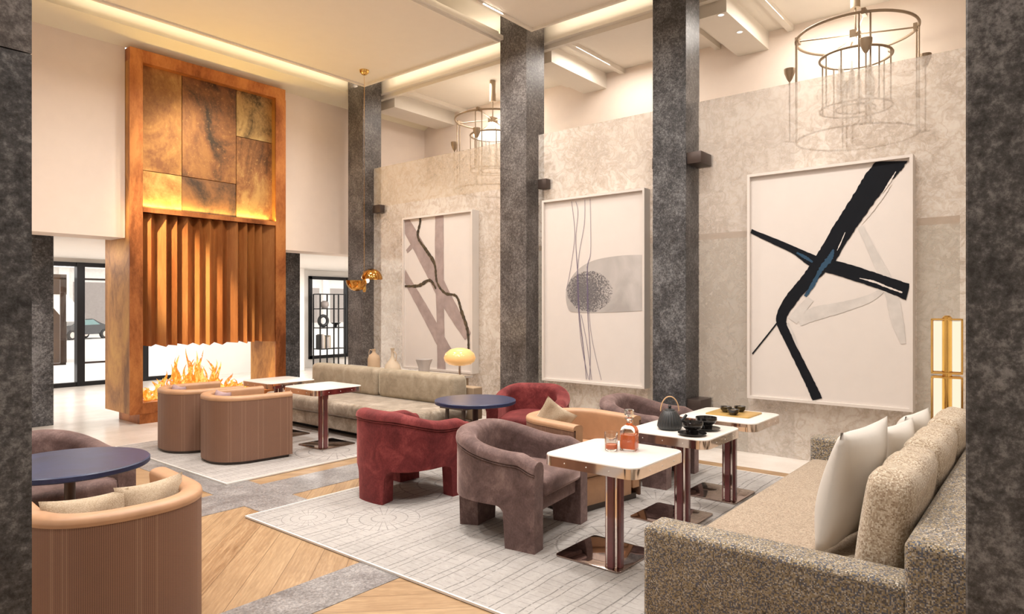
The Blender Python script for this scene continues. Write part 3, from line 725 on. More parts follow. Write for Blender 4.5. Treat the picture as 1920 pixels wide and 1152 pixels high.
tb.location = (3.52, 2.075, RZ); tb['label'] = 'white pedestal table carrying the whisky decanter'
dup(tb, (4.50, 2.09, RZ), 0, 'white pedestal table carrying the black teapot and cups')
dup(tb, (5.32, 2.06, RZ), 0, 'white pedestal table carrying the gold tray of bowls')
dup(tb, (4.42, 6.34, RZ), 0, 'white pedestal table beside the tub armchair, before the velvet sofa')
dup(tb, (4.44, 7.27, RZ), 0, 'white pedestal table nearest the flames')
TZ = RZ + .705
def round_table(loc, rad, label):
    r = thing('round_table', label, 'table', loc, group='round blue stone tables')
    link('table_top', L([(0, .670), (rad - .006, .670), (rad, .676), (rad, .699), (rad - .006, .705), (0, .705)], 72), M['blue_stone'], r, 40)
    link('pole', L([(0, .02), (.028, .02), (.028, .67), (0, .67)], 20), M['bronze_dark'], r, 40)
    link('base', L([(0, 0), (.17, 0), (.17, .015), (.16, .022), (0, .022)], 40), M['bronze_dark'], r, 40)
round_table((4.67, 4.27, RZ), .385, 'small round blue stone table between the two red armchairs')
round_table((1.36, 4.42, 0), .41, 'large round dark blue stone table by the left column')

# ------------------------------------------------------------------ tweed sofa in the right foreground
sf = thing('tweed_sofa', 'long tweed sofa in the right foreground', 'sofa', (0, 0, RZ))
def soft(x0, x1, y0, y1, z0, z1, b=.03): return B(x0, x1, y0, y1, z0, z1, bev=b, seg=4)
link('armrest', soft(2.74, 2.93, .42, 1.47, .03, .585, .028), M['sofa_weave'], sf, 50)
link('armrest', soft(5.42, 5.61, .42, 1.47, .03, .585, .028), M['sofa_weave'], sf, 50)
link('backrest', soft(2.74, 5.61, .17, .425, .03, .745, .028), M['sofa_weave'], sf, 50)
link('base', B(2.93, 5.42, .42, 1.40, .05, .27), M['sofa_weave'], sf, 0)
link('seat_cushion', soft(2.935, 5.415, .42, 1.46, .27, .43, .05), M['sofa_seat'], sf, 50)
for x in (2.85, 5.5):
    for y in (.3, 1.35): link('foot', B(x - .03, x + .03, y - .03, y + .03, 0, .05), M['dark_wood'], sf, 0)
for i, (x, lb) in enumerate(((3.37, 'sand tweed back cushion nearest the camera on the foreground sofa'), (4.19, 'middle sand tweed back cushion of the foreground sofa'), (5.0, 'sand tweed back cushion by the far arm of the foreground sofa'))):
    o = link('back_cushion', boxcushion(bmesh.new(), .80, .48, .17, .06, .22), M['cushion_weave'], None, 60); o.location = (x, .54, RZ + .675); o.rotation_euler = (R(8), 0, 0); tag(o, lb, 'cushion', 'tweed back cushions')
for i, (x, y, s, lb) in enumerate(((3.56, .765, .66, 'off-white square pillow nearest the camera'), (4.34, .74, .55, 'pale grey pillow, middle of three on the foreground sofa'), (5.0, .74, .53, 'pale grey pillow farthest along the foreground sofa'))):
    o = link('pillow', cushion(bmesh.new(), s, s * .90, .20, pinch=.07, e=2.2), M['white_cloth'], None, 180); o.location = (x, y, RZ + .43 + s * .455); o.rotation_euler = (R(11), 0, R(-6)); tag(o, lb, 'pillow', 'pale pillows on the tweed sofa')

# ------------------------------------------------------------------ velvet sofa by the screen
s1 = thing('velvet_sofa', 'long greige velvet sofa with two back cushions before the fireplace rug', 'sofa', (0, 0, RZ))
Y0, Y1 = 5.42, 8.45
link('plinth', B(5.12, 5.95, Y0 + .05, Y1 - .05, 0, .07), M['black_metal'], s1, 0)
link('base', soft(4.97, 5.98, Y0, Y1, .07, .235, .015), M['sofa_velvet'], s1, 50)
link('seat_cushion', soft(4.93, 5.80, Y0 - .01, Y1, .24, .42, .06), M['sofa_velvet'], s1, 50)
bk = [(5.80, .235), (5.98, .235), (6.02, .70), (5.92, .70)]
link('back_shell', prism(bmesh.new(), [(0, 0)] * 0 or [(5.80, .235), (6.0, .235), (6.0, .66), (5.90, .66)], 'y', Y0 - .02, Y1 + .02) if False else B(5.83, 5.99, Y0 - .06, Y1, .235, .62, bev=.01), M['tan_shell'], s1, 0)
bm = bmesh.new(); pl = [(Y1, .235), (Y1 + .5, .235), (Y1 + .5, .44), (Y1 + .34, .45), (Y1 + .17, .52), (Y1 + .05, .63), (Y1, .66)]
prism(bm, pl, 'x', 5.83, 5.99); link('side_scoop', bm, M['tan_shell'], s1, 0)['label'] = 'tan curved end wing'
for y0, y1 in ((Y0 + .02, 6.86), (6.88, Y1 - .1)):
    bm = soft(5.60, 5.83, y0, y1, .41, .775, .07)
    link('back_cushion', bm, M['sofa_back'], s1, 50)
# side shelf and console behind
cn = thing('console_table', 'low console with pale top behind the velvet sofa', 'console', (0, 0, .002))
link('console_top', B(6.14, 6.62, 6.1, 8.75, .645, .675, bev=.004), M['table_white'], cn, 0)
link('console_body', B(6.18, 6.58, 6.14, 8.7, .0, .645), M['tan_shell'], cn, 0)
sd = thing('side_table', 'dark wood side table at the end of the velvet sofa', 'table', (0, 0, 0))
link('table_top', B(5.25, 6.62, 4.98, 5.34, .47, .495, bev=.004), M['dark_wood'], sd, 0)
for x in (5.3, 6.54):
    for y in (5.02, 5.27): link('leg', B(x, x + .03, y, y + .03, 0.017 if x < 6.3 else .002, .47), M['dark_wood'], sd, 0)
CZ = .677
# vases
def vessel(name, prof, mat, loc, label, cat='vase', n=36, fn=None):
    r = thing(name, label, cat, loc); link('body', L(prof, n, fn=fn), mat, r, 60); return r
Yj, _ = on_x(701, 688, 6.38)
j1 = vessel('ceramic_jug', [(0, 0), (.085, 0), (.092, .02), (.092, .15), (.075, .20), (.03, .235), (.022, .27), (.03, .295), (.024, .295), (0, .26)], M['clay'], (6.38, Yj, CZ), 'tan ceramic jug with a looping handle on the console, leftmost vessel', 'jug')
link('handle', T([(.0, .02, .27), (.0, .09, .285), (0, .115, .24), (0, .11, .15), (-.05, .06, .08), (-.09, 0, .06)], .007, 8), M['clay_pale'], j1, 60)
Yj, _ = on_x(736, 690, 6.38)
j2 = vessel('ceramic_bottle', [(0, 0), (.12, 0), (.125, .02), (.10, .09), (.05, .15), (.024, .20), (.02, .28), (.03, .32), (.034, .325), (0, .30)], M['clay_pale'], (6.38, Yj, CZ), 'pale ceramic bottle with tall slim neck on the console', 'vase')
link('handle', T([(.0, -.02, .27), (.0, -.055, .27), (0, -.085, .23), (0, -.075, .16), (0, -.045, .14)], .006, 8), M['clay'], j2, 60)
Yj, _ = on_x(795, 695, 6.38)
vessel('ceramic_pot', [(0, 0), (.07, 0), (.075, .02), (.085, .10), (.112, .185), (.114, .195), (.104, .19), (.06, .03), (0, .03)], M['grey_pot'], (6.38, Yj, CZ), 'grey faceted ceramic pot in the middle of the console', 'pot', 48, lambda a, z: 1 + .05 * math.cos(6 * a + z * 14))
Yj, _ = on_x(862, 690, 6.38)
lp = thing('table_lamp', 'mushroom table lamp with glowing amber shade behind the velvet sofa', 'lamp', (6.38, Yj, CZ))
link('lamp_shade', L([(0, .155), (.08, .150), (.15, .165), (.198, .205), (.212, .25), (.19, .31), (.13, .36), (.05, .38), (0, .382)], 48), M['amber'], lp, 60)
link('stem', L([(0, .01), (.016, .01), (.016, .16), (0, .16)], 16), M['chrome'], lp, 40)
link('base', L([(0, 0), (.08, 0), (.08, .008), (.02, .016), (0, .016)], 32), M['chrome'], lp, 40)
point('lamp_glow', (6.38, Yj - .0, CZ + .62), 3, (1, .65, .3), .1)

# ------------------------------------------------------------------ things on the tables
dc = thing('whisky_decanter', 'square crystal decanter of amber whisky with stopper', 'decanter', (3.62, 2.03, TZ + .0005), R(-16) if False else R(12))
def sq(r, m=.0): return rrect(-r, r, -r, r, .014, 5)
def sqloft(bm, secs):
    rs = [[bm.verts.new((x, y, z)) for x, y in rrect(-r, r, -r, r, min(rc, r * .999), 5)] for r, rc, z in secs]
    for a, b_ in zip(rs, rs[1:]):
        for i in range(len(a)): bm.faces.new((a[i], a[(i + 1) % len(a)], b_[(i + 1) % len(a)], b_[i]))
    bm.faces.new(rs[0][::-1]); bm.faces.new(rs[-1]); return bm
link('glass_body', sqloft(bmesh.new(), [(.046, .01, 0), (.048, .012, .006), (.048, .012, .115), (.042, .02, .14), (.022, .0219, .155), (.017, .0169, .165), (.016, .0159, .185), (.026, .0259, .19), (.026, .0259, .198), (.014, .0139, .202)]), M['crystal'], dc, 40)
link('whisky', sqloft(bmesh.new(), [(.040, .01, .012), (.0415, .01, .016), (.0415, .01, .095)]), M['whisky'], dc, 40)
link('stopper', L([(0, .2025), (.014, .2025), (.016, .212), (.031, .216), (.031, .243), (.026, .249), (0, .249)], 12), M['crystal'], dc, 30)
bm = bmesh.new()
for s in range(4):
    for k in range(9):
        a = R(20 * k + 10); c_, s_ = math.cos(a), math.sin(a); rr = .036
        p = [Vector((.006 * c_, 0.0483, .055 + .006 * s_)), Vector((rr * c_, .0483, .055 + rr * abs(s_) * (1 if s_ > 0 else -1)))]
        mm = Matrix.Rotation(R(90 * s), 4, 'Z'); tube(bm, [mm @ q for q in p], .0011, 5)
link('cut_pattern', bm, M['crystal'], dc, 40)
def tumbler(loc, label):
    r = thing('whisky_tumbler', label, 'glass', loc, group='cut crystal tumblers')
    fl_ = lambda a, z: 1 + (.02 if z < .075 else 0) * math.cos(12 * a)
    link('glass_body', L([(0, 0), (.036, 0), (.038, .004), (.041, .092), (.0385, .092), (.0365, .013), (0, .013)], 48, fn=fl_), M['crystal'], r, 30)
    link('whisky', L([(0, .0135), (.0345, .0135), (.0352, .038), (0, .038)], 32), M['whisky'], r, 40)
tumbler((3.54, 2.11, TZ + .0005), 'cut crystal tumbler of whisky in front of the decanter')
tumbler((3.63, 2.165, TZ + .0005), 'second crystal tumbler, partly hidden behind the front one')
tp = thing('teapot', 'black ribbed cast-iron teapot with arched cane handle', 'teapot', (4.42, 2.15, TZ))
link('body', L([(0, 0), (.085, 0), (.098, .012), (.102, .03), (.094, .075), (.075, .125), (.058, .155), (.052, .160), (0, .160)], 192, fn=lambda a, z: 1 + (.05 * abs(math.cos(12 * a)) if .02 < z < .15 else 0)), M['iron'], tp, 50)
link('lid', L([(0, .160), (.046, .160), (.040, .172), (.012, .178), (.012, .190), (.017, .196), (.012, .205), (0, .206)], 32), M['iron'], tp, 50)
tp.scale = (.84, .84, .84)
dv = Vector((_s, -_c, 0))
link('spout', T([dv * .075 + Vector((0, 0, .055)), dv * .115 + Vector((0, 0, .085)), dv * .145 + Vector((0, 0, .125))], lambda s: .018 - .007 * s, 14), M['iron'], tp, 60)
link('handle', T([dv * (.078 * math.cos(R(a))) + Vector((0, 0, .155 + .125 * math.sin(R(a)))) for a in range(0, 181, 12)], .005, 8), M['cane'], tp, 60)
for q, (x, y, lb) in enumerate(((4.31, 1.93, 'black glazed cup in the front saucer beside the teapot'), (4.56, 1.935, 'black glazed cup in the rear saucer beside the teapot'))):
    su = link('saucer', L([(0, .004), (.04, .0), (.05, .003), (.095, .014), (.097, .018), (.05, .010), (0, .010)], 48), M['black_glaze']); su.location = (x, y, TZ); tag(su, ['black saucer at the front of the teapot table', 'black saucer at the rear of the teapot table'][q], 'saucer', 'black saucers')
    cu = link('tea_cup', L([(0, 0), (.040, 0), (.042, .012), (.044, .030), (.066, .048), (.074, .066), (.074, .082), (.070, .082), (.066, .06), (.04, .04), (0, .038)], 48), M['black_glaze']); cu.location = (x, y, TZ + .0102); tag(cu, lb, 'cup', 'black tea cups')
tr_ = thing('serving_tray', 'gold rectangular serving tray on the far white table', 'tray', (5.385, 2.06, TZ), 0)
link('tray_plate', slab(bmesh.new(), rrect(-.16, .16, -.19, .17, .02), 0, .010, .003, 2), M['gold_tray'], tr_, 40)
for x, y, lb in ((5.385, 2.115, 'small black bowl at the left of the gold tray'), (5.28, 2.015, 'small black bowl at the front of the gold tray'), (5.47, 2.03, 'small black bowl at the right rear of the gold tray')):
    bw = thing('small_bowl', lb, 'bowl', (x, y, TZ + .0105), group='small black bowls')
    link('bowl_body', L([(0, 0), (.026, 0), (.044, .022), (.048, .044), (.045, .044), (.03, .02), (0, .014)], 36), M['black_glaze'], bw, 50)
    link('filling', L([(0, .030), (.038, .030), (.038, .034), (0, .036)], 24), M['tea'], bw, 50)
# pillows in tub chairs
def pillow(x, y, z, w, h, d, rz, rx, mat, label, ry=0.):
    o = link('pillow', cushion(bmesh.new(), w, h, d), mat, None, 60); o.location = (x, y, z); o.rotation_euler = (rx, ry, rz); tag(o, label, 'pillow')
pillow(3.47, 6.80, .56, .34, .32, .10, R(88), R(14), M['mauve_fabric'], 'mauve pillow in the nearer of the paired tub chairs')
pillow(3.41, 7.68, .56, .34, .32, .10, R(88), R(14), M['mauve_fabric'], 'mauve pillow in the tub chair closest to the flames')
pillow(1.14, 3.49, .555, .36, .34, .12, R(170), R(10), M['beige_fabric'], 'beige linen pillow at the left inside the foreground tub chair')
pillow(1.44, 3.50, .565, .36, .34, .11, R(190), R(10), M['beige_fabric'], 'beige linen pillow at the right inside the foreground tub chair')
pillow(4.52, 3.27, .62, .36, .36, .11, R(-20), R(12), M['beige_fabric'], 'beige pillow standing on its corner in the leather-front tub chair', ry=R(32))

# ------------------------------------------------------------------ pictures
PX = 7.18
def ribbon(bm, pts, x, w):
    """a painted stroke on the plane X = x; pts in (y, z), widths per point"""
    P = [Vector(p) for p in pts]; m = len(P); A = []; C = []
    for i in range(m):
        d = (P[min(i + 1, m - 1)] - P[max(i - 1, 0)]).normalized(); nn = Vector((-d.y, d.x)); ww = (w[i] if isinstance(w, (list, tuple)) else w) / 2
        a, b_ = P[i] + nn * ww, P[i] - nn * ww; A.append(bm.verts.new((x, a.x, a.y))); C.append(bm.verts.new((x, b_.x, b_.y)))
    for v in A + C: v.co.y = max(CLIP[0], min(CLIP[1], v.co.y)); v.co.z = max(CLIP[2], min(CLIP[3], v.co.z))
    for i in range(m - 1): bm.faces.new((A[i], A[i + 1], C[i + 1], C[i]))
CLIP = [0, 0, 0, 0]
def spline(pts, k=8):
    P = [pts[0]] + list(pts) + [pts[-1]]; out = []
    for i in range(1, len(P) - 2):
        for j in range(k):
            t_ = j / k; q = []
            for c_ in range(len(pts[0])):
                a, b_, c2, d2 = P[i - 1][c_], P[i][c_], P[i + 1][c_], P[i + 2][c_]
                q.append(.5 * (2 * b_ + (c2 - a) * t_ + (2 * a - 5 * b_ + 4 * c2 - d2) * t_ * t_ + (3 * b_ - a - 3 * c2 + d2) * t_ ** 3))
            out.append(tuple(q))
    out.append(tuple(pts[-1])); return out
def strokes(parent, name, mat, lay, lst, jag=0., seed=1, ppm=192.):
    rnd = random.Random(seed); bm = bmesh.new(); X = PX - .0035 - .0008 * lay
    for q_, st in enumerate(lst):
        pts = [(*on_x(px, py, PX), w / ppm) for px, py, w in st]; pts = spline(pts, 10)
        ww = [max(.001, p[2] * (1 + rnd.uniform(-jag, jag))) for p in pts]; ribbon(bm, [(p[0], p[1]) for p in pts], X - .00018 * q_, ww)
    return link(name, bm, mat, parent, 0)
def picture(y0, y1, z0, z1, label):
    r = thing('framed_picture', label, 'picture', (0, 0, 0), group='tall framed pictures on the screens')
    f = .028; CLIP[:] = [y0 + f, y1 - f, z0 + f, z1 - f]; bm = bmesh.new(); x0, x1 = PX - .035, 7.292
    box(bm, x0, x1, y0, y1, z1 - f, z1); box(bm, x0, x1, y0, y1, z0, z0 + f); box(bm, x0, x1, y0, y0 + f, z0 + f, z1 - f); box(bm, x0, x1, y1 - f, y1, z0 + f, z1 - f)
    link('frame', bm, M['frame'], r, 0); link('canvas', B(PX, PX + .02, y0 + f, y1 - f, z0 + f, z1 - f), M['paper'], r, 0); return r
k = PX / 7.25
def pq(a): return picture(a[0] * k, a[1] * k, .62, 3.025, a[2])
p3 = pq((1.04, 2.6, 'large framed picture of a black brushstroke cross'))
strokes(p3, 'pale_wash', M['wash'], 0, [[(1497, 602, 22), (1530, 588, 26), (1580, 576, 20), (1630, 560, 14), (1660, 540, 8)], [(1613, 425, 10), (1640, 480, 14), (1668, 540, 20), (1682, 600, 20), (1694, 645, 8)], [(1476, 606, 6), (1488, 640, 12), (1496, 670, 4)], [(1520, 560, 14), (1500, 584, 18), (1486, 602, 20)]], .05, 3)
strokes(p3, 'black_stroke', M['ink'], 2, [[(1676, 294, 48), (1668, 308, 46), (1642, 340, 44), (1608, 390, 38), (1575, 440, 36), (1548, 485, 36), (1515, 525, 26), (1485, 560, 24), (1465, 598, 20), (1478, 635, 17), (1500, 680, 17), (1522, 725, 18), (1533, 750, 19)],
    [(1408, 433, 8), (1418, 438, 9), (1450, 452, 12), (1490, 470, 14), (1530, 492, 24), (1580, 506, 26), (1630, 522, 26), (1665, 534, 26), (1706, 549, 30)], [(1458, 605, 3), (1440, 628, 3), (1411, 664, 3)]], .045, 5)
strokes(p3, 'blue_stroke', M['blue_ink'], 3, [[(1563, 468, 3), (1556, 485, 12), (1540, 505, 8), (1524, 535, 8), (1510, 556, 6)], [(1494, 474, 3), (1512, 484, 6), (1524, 492, 3)]], .25, 7)
strokes(p3, 'dry_gap', M['paper'], 4, [[(1672, 345, 1), (1656, 368, 4), (1636, 396, 3), (1616, 420, 1)], [(1680, 322, 1), (1668, 342, 3), (1655, 362, 1)], [(1612, 522, 1), (1640, 529, 4), (1662, 538, 3), (1692, 549, 3)], [(1585, 436, 1), (1577, 455, 2), (1570, 470, 1)]], .3, 8)
p2 = pq((3.84, 5.38, 'framed picture of a grey oval stain with thin violet lines'))
# rounded stain
bm = bmesh.new(); pts = [(1206, 478), (1160, 480), (1110, 490), (1078, 512), (1062, 545), (1066, 580), (1085, 586), (1140, 586), (1206, 583)]
pp = spline([on_x(a, b_, PX) for a, b_ in pts], 8); bm.faces.new([bm.verts.new((PX - .0036, y, z)) for y, z in pp]); link('grey_stain', bm, M['stain'], p2, 0)
bm = bmesh.new(); pp = []; rnd = random.Random(2)
for a in range(0, 360, 5):
    rr = 1 + rnd.uniform(-.03, .03); pp.append(on_x(1106 + 42 * rr * math.cos(R(a)), 547 + 38 * rr * math.sin(R(a)), PX))
bm.faces.new([bm.verts.new((PX - .0046, y, z)) for y, z in pp]); link('dark_blot', bm, M['stain_dark'], p2, 0)
strokes(p2, 'violet_lines', M['violet_ink'], 3, [[(1072, 378, 1.2), (1078, 440, 1.2), (1070, 505, 1.2), (1062, 545, 1)], [(1080, 378, 1.2), (1084, 400, 1.2), (1080, 450, 1.3), (1084, 520, 2.4), (1087, 590, 2), (1095, 660, 2), (1100, 712, 1.4)],
    [(1097, 375, 1), (1096, 420, 1.2), (1086, 480, 1.2), (1083, 540, 1.5), (1090, 640, 1.4), (1104, 712, 1.2)], [(1107, 373, 1.1), (1108, 470, 1.1), (1102, 500, 2.2), (1102, 560, 2.6), (1103, 600, 1.8), (1107, 660, 1.6), (1106, 713, 1.4)], [(1101, 500, 1), (1108, 620, 1), (1128, 713, 1)], [(1090, 590, 1.2), (1100, 640, 1.2), (1110, 713, 1.2)]], 0, 3, 210.)
p1 = pq((6.66, 8.2, 'framed picture of crossing taupe bands and dark branches'))
strokes(p1, 'taupe_band', M['wash_mid'], 0, [[(755, 408, 26), (764, 425, 30), (800, 490, 34), (836, 560, 34), (878, 632, 22)], [(824, 402, 24), (824, 500, 26), (826, 600, 22), (828, 698, 24)], [(756, 510, 18), (765, 528, 20), (800, 590, 26), (840, 665, 30)], [(778, 455, 12), (763, 472, 8)]], .03, 9, 135.)
strokes(p1, 'branch', M['bark_ink'], 2, [[(788, 408, 8), (788, 418, 8), (784, 445, 8), (800, 470, 9), (815, 495, 9), (820, 530, 6), (835, 550, 7), (856, 556, 7), (866, 585, 9), (877, 620, 9), (879, 655, 7)], [(759, 537, 5), (785, 536, 8), (806, 526, 8), (818, 542, 6)]], .25, 11, 165.)

# ------------------------------------------------------------------ chandeliers
def chandelier():
    r = thing('chandelier', '-', 'chandelier', group='ring chandeliers in the bay behind the screens'); Rr = .62; ri = .37
    mt = M['champagne']
    bm = bmesh.new(); tube(bm, circle(0, 0, 1.20, Rr, 56), .016, 8, True); link('top_ring', bm, mt, r, 60)
    bm = bmesh.new(); tube(bm, circle(0, 0, .03, Rr, 56), .012, 8, True); link('bottom_ring', bm, mt, r, 60)
    for z_, r_, w_ in ((.94, ri, .014), (.36, ri, .011), (.36, ri * .55, .009)): link('inner_ring', T(circle(0, 0, z_, r_, 48), w_, 8, True), mt, r, 60)
    for a in range(0, 360, 90):
        for d in (-5, 5): q = R(a + 20 + d); link('rod', T([(Rr * math.cos(q), Rr * math.sin(q), .02), (Rr * math.cos(q), Rr * math.sin(q), 1.2)], .009, 6), mt, r, 60)
        q = R(a + 20); link('spoke', T([(0, 0, 1.20), (Rr * math.cos(q), Rr * math.sin(q), 1.20)], .009, 6), mt, r, 60)
        link('stay', T([(0, 0, 1.18), (ri * math.cos(q), ri * math.sin(q), .94)], .007, 6), mt, r, 60)
        for d in (0, 30): w = R(a + 50 + d); link('inner_rod', T([(ri * math.cos(w), ri * math.sin(w), .36), (ri * math.cos(w), ri * math.sin(w), .94)], .008, 6), mt, r, 60)
        cx_, cy_ = (Rr - .02) * math.cos(q), (Rr - .02) * math.sin(q)
        link('clamp', B(cx_ - .05, cx_ + .05, cy_ - .02, cy_ + .02, 1.17, 1.235), mt, r, 0)
    link('hub', B(-.07, .07, -.045, .045, 1.15, 1.24), mt, r, 0)
    for a in range(0, 360, 90):
        q = R(a + 20); x, y = (Rr + .07) * math.cos(q), (Rr + .07) * math.sin(q)
        sc = link('torch_shade', L([(.010, .74), (.03, .77), (.058, .84), (.062, .89), (.056, .89), (.02, .78), (.004, .75)], 20, cx=x, cy=y), mt, r, 50)
        link('torch_stem', tube(T([(x, y, .05), (x, y, .745)], .008, 8), [((Rr - .02) * math.cos(q), (Rr - .02) * math.sin(q), .03), (x + .05 * math.cos(q), y + .05 * math.sin(q), .05)], .009, 6), mt, sc, 50)
    link('light_disc', L([(0, .925), (ri * .86, .925), (ri * .86, .955), (0, .955)], 40), M['diffuser'], r, 40)['label'] = 'glowing round diffuser'
    for a in range(0, 360, 60): q = R(a); link('glass_chimney', L([(.028, .42), (.034, .55), (.03, .70), (.012, .78), (.010, .86)], 14, cx=.17 * math.cos(q), cy=.17 * math.sin(q)), M['chimney'], r, 60)
    bm = lathe(bmesh.new(), [(0, 1.5), (.05, 1.5), (.05, 1.845), (0, 1.845)], 20); tube(bm, [(0, 0, 1.2), (0, 0, 1.5)], .01, 8); link('ceiling_canopy', bm, mt, r, 40)
    return r
ch = chandelier(); ch.location = (8.3, 1.76, 3.49); ch['label'] = 'round ring chandelier with glowing disc above the black cross picture'
for yy_ in (1.76, 7.2): point('chandelier_glow', (8.3, yy_, 4.62), 22, (1, .90, .75), .12)
dup(ch, (8.3, 7.2, 3.49), R(0), 'round ring chandelier left of the middle column, half hidden behind it')
dl = []
for px, py, lb in ((1352, 28, 'small lit recessed downlight nearer the top edge'), (1387, 60, 'small lit recessed downlight nearer the chandelier')):
    t_ = (px - 960) / 1247; d = 3.50 * 1247 / (576 - py); x = d * (_c + t_ * _s); y = d * (_s - t_ * _c)
    r = thing('downlight', lb, 'light', (x, y, 5.10)); link('trim_ring', L([(.035, -.004), (.045, -.004), (.045, .0), (.035, .0)], 24), M['white_plaster'], r, 40); link('lens', L([(0, -.002), (.035, -.002), (.035, 0), (0, 0)], 24), M['diffuser'], r, 40)

# ------------------------------------------------------------------ brass pendant on its long wire
t_ = (683 - 960) / 1247; d = 3.70 * 1247 / (576 - 132) ; pxx, pyy = d * (_c + t_ * _s), d * (_s - t_ * _c)
pd = thing('pendant_lamp', 'small brass pendant of two offset domes on a long wire', 'lamp', (pxx, pyy, 0))
zc_ = 1.6 + (576 - 524) * d / 1247
def dome(sign, rr, zoff, x, y):
    bm = bmesh.new(); prof = [(0, zoff + sign * rr)] + [(rr * math.sin(R(a)), zoff + sign * rr * math.cos(R(a))) for a in range(10, 91, 8)]; lathe(bm, prof, 32, x, y); bmesh.ops.solidify(bm, geom=list(bm.faces), thickness=.003); return bm
link('wire', T([(0, 0, zc_ + .1), (0, 0, 5.285)], .003, 6), M['brass'], pd, 40)
link('ceiling_canopy', L([(0, 5.30), (.075, 5.30), (.07, 5.265), (.04, 5.235), (.012, 5.225), (0, 5.225)], 32), M['brass'], pd, 50)
link('upper_dome', dome(1, .165, zc_ + .0, .063 * 1.2, -.077 * 1.2), M['brass'], pd, 60)
link('lower_dome', dome(-1, .165, zc_ - .02, -.063 * 1.2, .077 * 1.2), M['brass'], pd, 60)
link('socket', L([(0, zc_ - .20), (.02, zc_ - .20), (.03, zc_ - .15), (.022, zc_ - .05), (.02, zc_ + .12), (0, zc_ + .12)], 20), M['brass'], pd, 60)
link('bulb', L([(0, zc_ - .06), (.02, zc_ - .05), (.028, zc_ - .02), (.02, zc_ + .01), (0, zc_ + .02)], 16, cx=.035, cy=-.04), M['diffuser'], pd, 60)

# ------------------------------------------------------------------ tall glowing floor lamp
fl_ = thing('floor_lamp', 'tall brass floor lamp with glowing panels behind the tweed sofa', 'lamp', (6.28, .67, .002), R(94))
bm = bmesh.new()
for z0, z1 in ((.06, .535), (.565, 1.04), (1.075, 1.50)):
    for sx in (-.10, .10):
        for sy in (-.05, .05): box(bm, sx - .006, sx + .006, sy - .006, sy + .006, z0, z1)
    for z in (z0, z1):
        box(bm, -.106, .106, -.056, -.044, z - .006, z + .006); box(bm, -.106, .106, .044, .056, z - .006, z + .006); box(bm, -.106, -.094, -.05, .05, z - .006, z + .006); box(bm, .094, .106, -.05, .05, z - .006, z + .006)
link('frame', bm, M['brass'], fl_, 0)
bm = L([(0, 0), (.034, 0), (.034, 1.515), (.018, 1.53), (0, 1.53)], 20); link('core', bm, M['brass'], fl_, 40)
for z0, z1 in ((.075, .52), (.58, 1.025), (1.09, 1.485)):
    link('light_panel', B(-.090, -.036, -.04, .04, z0, z1), M['lamp_panel'], fl_, 0); link('light_panel', B(.036, .090, -.04, .04, z0, z1), M['lamp_panel'], fl_, 0)
link('base', slab(bmesh.new(), rrect(-.14, .14, -.10, .10, .02), 0, .02, .004, 2), M['brass'], fl_, 40)

# ------------------------------------------------------------------ outside and display shelf
struct(link('ground', B(-30, 80, 16.2, 120, -.68, -.62), M['street'], smooth=0))
bd = thing('building', 'pale stone townhouse across the street', 'building', (0, 0, -.62))
FY = 60.
link('wall', B(5, 60, FY, FY + 2, 0, 20), M['facade'], bd, 0)
bm = bmesh.new(); 
for z in (5.3, 9.6): box(bm, 5, 60, FY - .5, FY, z, z + .35)
for x in range(6, 60, 4): box(bm, x - .35, x + .35, FY - .25, FY, 0, 5.3)
link('cornice', bm, M['facade'], bd, 0)
for x in range(8, 60, 4):
    link('window', B(x - .9, x + .9, FY - .06, FY + .02, 6.3, 8.9), M['teal_glass'], bd, 0)
    link('shopfront', B(x - 1.3, x + 1.3, FY - .06, FY + .02, .6, 4.2), M['grey_pot'], bd, 0)
aw = thing('awning', 'white awning over a dark shop entrance outside', 'awning', (0, 0, 0))
Xa, Xb = on_y(90, 590, 30.6)[0], on_y(125, 590, 30.6)[0]
link('canopy', prism(bmesh.new(), [(28.6, 1.35), (30.6, 2.1), (30.6, 1.8), (28.6, 1.05)], 'x', Xa, Xb), M['white_plaster'], aw, 0)
link('doorway', B(Xa, Xb, 30.6, 33.0, -.62, 2.9), M['dark_wood'], aw, 0)
# car
def car(loc, rz):
    r = thing('car', 'dark saloon car parked in the bright street', 'car', loc, rz)
    bm = bmesh.new(); prof = [(-2.2, .35), (-2.25, .62), (-2.05, .86), (-1.35, .95), (-.75, 1.38), (.45, 1.42), (1.15, 1.02), (2.05, .86), (2.25, .60), (2.2, .32)]
    prism(bm, prof, 'y', -.85, .85); es = [e for e in bm.edges]; bmesh.ops.bevel(bm, geom=es, offset=.06, segments=2, affect='EDGES'); link('body', bm, M['car_paint'], r, 40)
    bm = bmesh.new(); gp = [(-1.22, .97), (-.70, 1.32), (.40, 1.35), (1.0, 1.0)]; prism(bm, gp, 'y', -.862, .862); link('windows', bm, M['teal_glass'], r, 0)
    for x in (-1.35, 1.4):
        for y in (-.8, .8):
            bm = L([(0, -.11), (.30, -.11), (.33, -.09), (.33, .09), (.30, .11), (0, .11)], 24); bmesh.ops.rotate(bm, verts=bm.verts, cent=(0, 0, 0), matrix=Matrix.Rotation(R(90), 3, 'X')); bmesh.ops.translate(bm, verts=bm.verts, vec=(x, y, .33))
            w = link('wheel', bm, M['rubber'], r, 40)
            bm = L([(0, -.118), (.2, -.118), (.2, .118), (0, .118)], 20); bmesh.ops.rotate(bm, verts=bm.verts, cent=(0, 0, 0), matrix=Matrix.Rotation(R(90), 3, 'X')); bmesh.ops.translate(bm, verts=bm.verts, vec=(x, y, .33)); link('hubcap', bm, M['chrome'], w, 40)
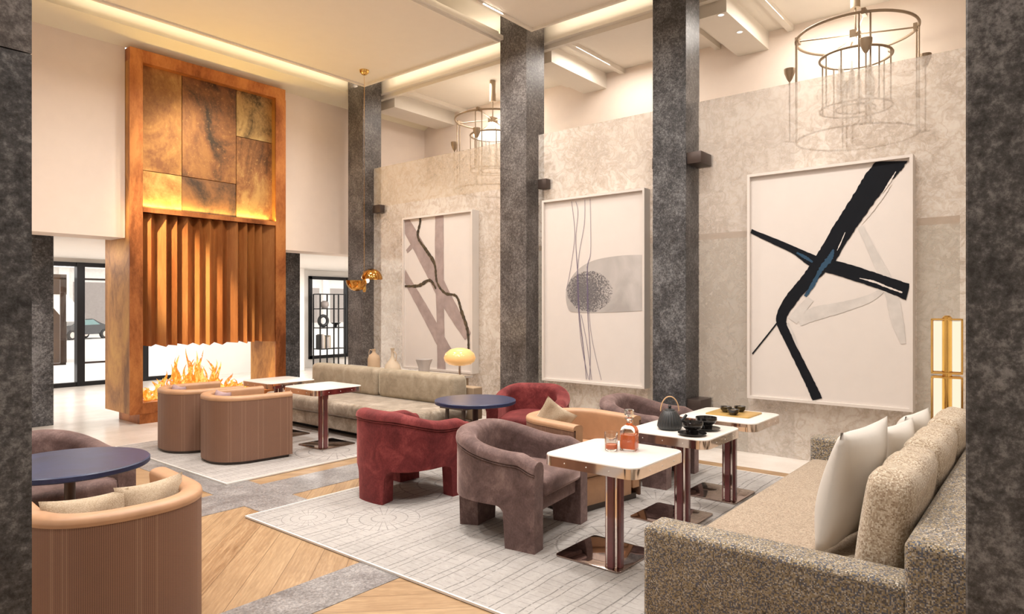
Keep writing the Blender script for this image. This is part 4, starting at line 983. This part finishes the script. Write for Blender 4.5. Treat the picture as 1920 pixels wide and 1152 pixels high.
t_ = (146 - 960) / 1247; d = 46.; car((d * (_c + t_ * _s), d * (_s - t_ * _c), -.62), R(28))
ds = thing('display_shelf', 'black metal display shelf standing before the small far window', 'shelf', (0, 0, .002))
sx0, sx1, sy_ = 10.0, 10.95, 15.0
xa, za_ = on_y(594, 552, 14.9); xb, zb2 = on_y(641, 668, 14.9)
bm = bmesh.new()
for x in (xa, (xa + xb) / 2 + .03, xb):
    for y in (14.75, 15.05): box(bm, x - .014, x + .014, y - .014, y + .014, 0 if x == xb else .0, za_)
for z in (za_, 1.55, 1.05, .50): box(bm, xa, xb, 14.74, 15.06, z - .012, z + .012)
link('shelf_frame', bm, M['black_metal'], ds, 0)
for i, (fx, z, nm, lb) in enumerate(((.25, 1.064, 'ring_ornament', 'dark ring ornament on the middle shelf'), (.75, 1.064, 'shallow_bowl', 'low dark bowl on the middle shelf'), (.3, 1.564, 'round_vase', 'small grey round vase on the upper shelf'))):
    x = xa + (xb - xa) * fx
    if nm == 'ring_ornament': bm = T([(x + .13 * math.cos(R(a)), 14.9, z + .173 + .13 * math.sin(R(a))) for a in range(0, 360, 15)], .042, 10, True)
    elif nm == 'shallow_bowl': bm = L([(0, 0), (.03, 0), (.04, .06), (.13, .11), (.135, .12), (0, .10)], 28, cx=x, cy=14.9); bmesh.ops.translate(bm, verts=bm.verts, vec=(0, 0, z))
    else: bm = L([(0, 0), (.07, 0), (.11, .08), (.10, .16), (.04, .2), (0, .2)], 28, cx=x, cy=14.9); bmesh.ops.translate(bm, verts=bm.verts, vec=(0, 0, z))
    tag(link(nm, bm, M['iron'] if i < 2 else M['grey_pot'], None, 60), lb, nm.split('_')[1])
rnd = random.Random(5); x = xa + .04; k_ = 0
while x < xb - .45:
    w = rnd.uniform(.025, .05); h = rnd.uniform(.28, .38); o = link('book', B(x, x + w - .004, 14.80, 15.0, .514, .514 + h), [M['iron'], M['grey_pot'], M['white_cloth'], M['beige_fabric']][k_ % 4], None, 0)
    tag(o, 'upright book in the row on the low display shelf', 'book', 'books on the low display shelf'); x += w; k_ += 1
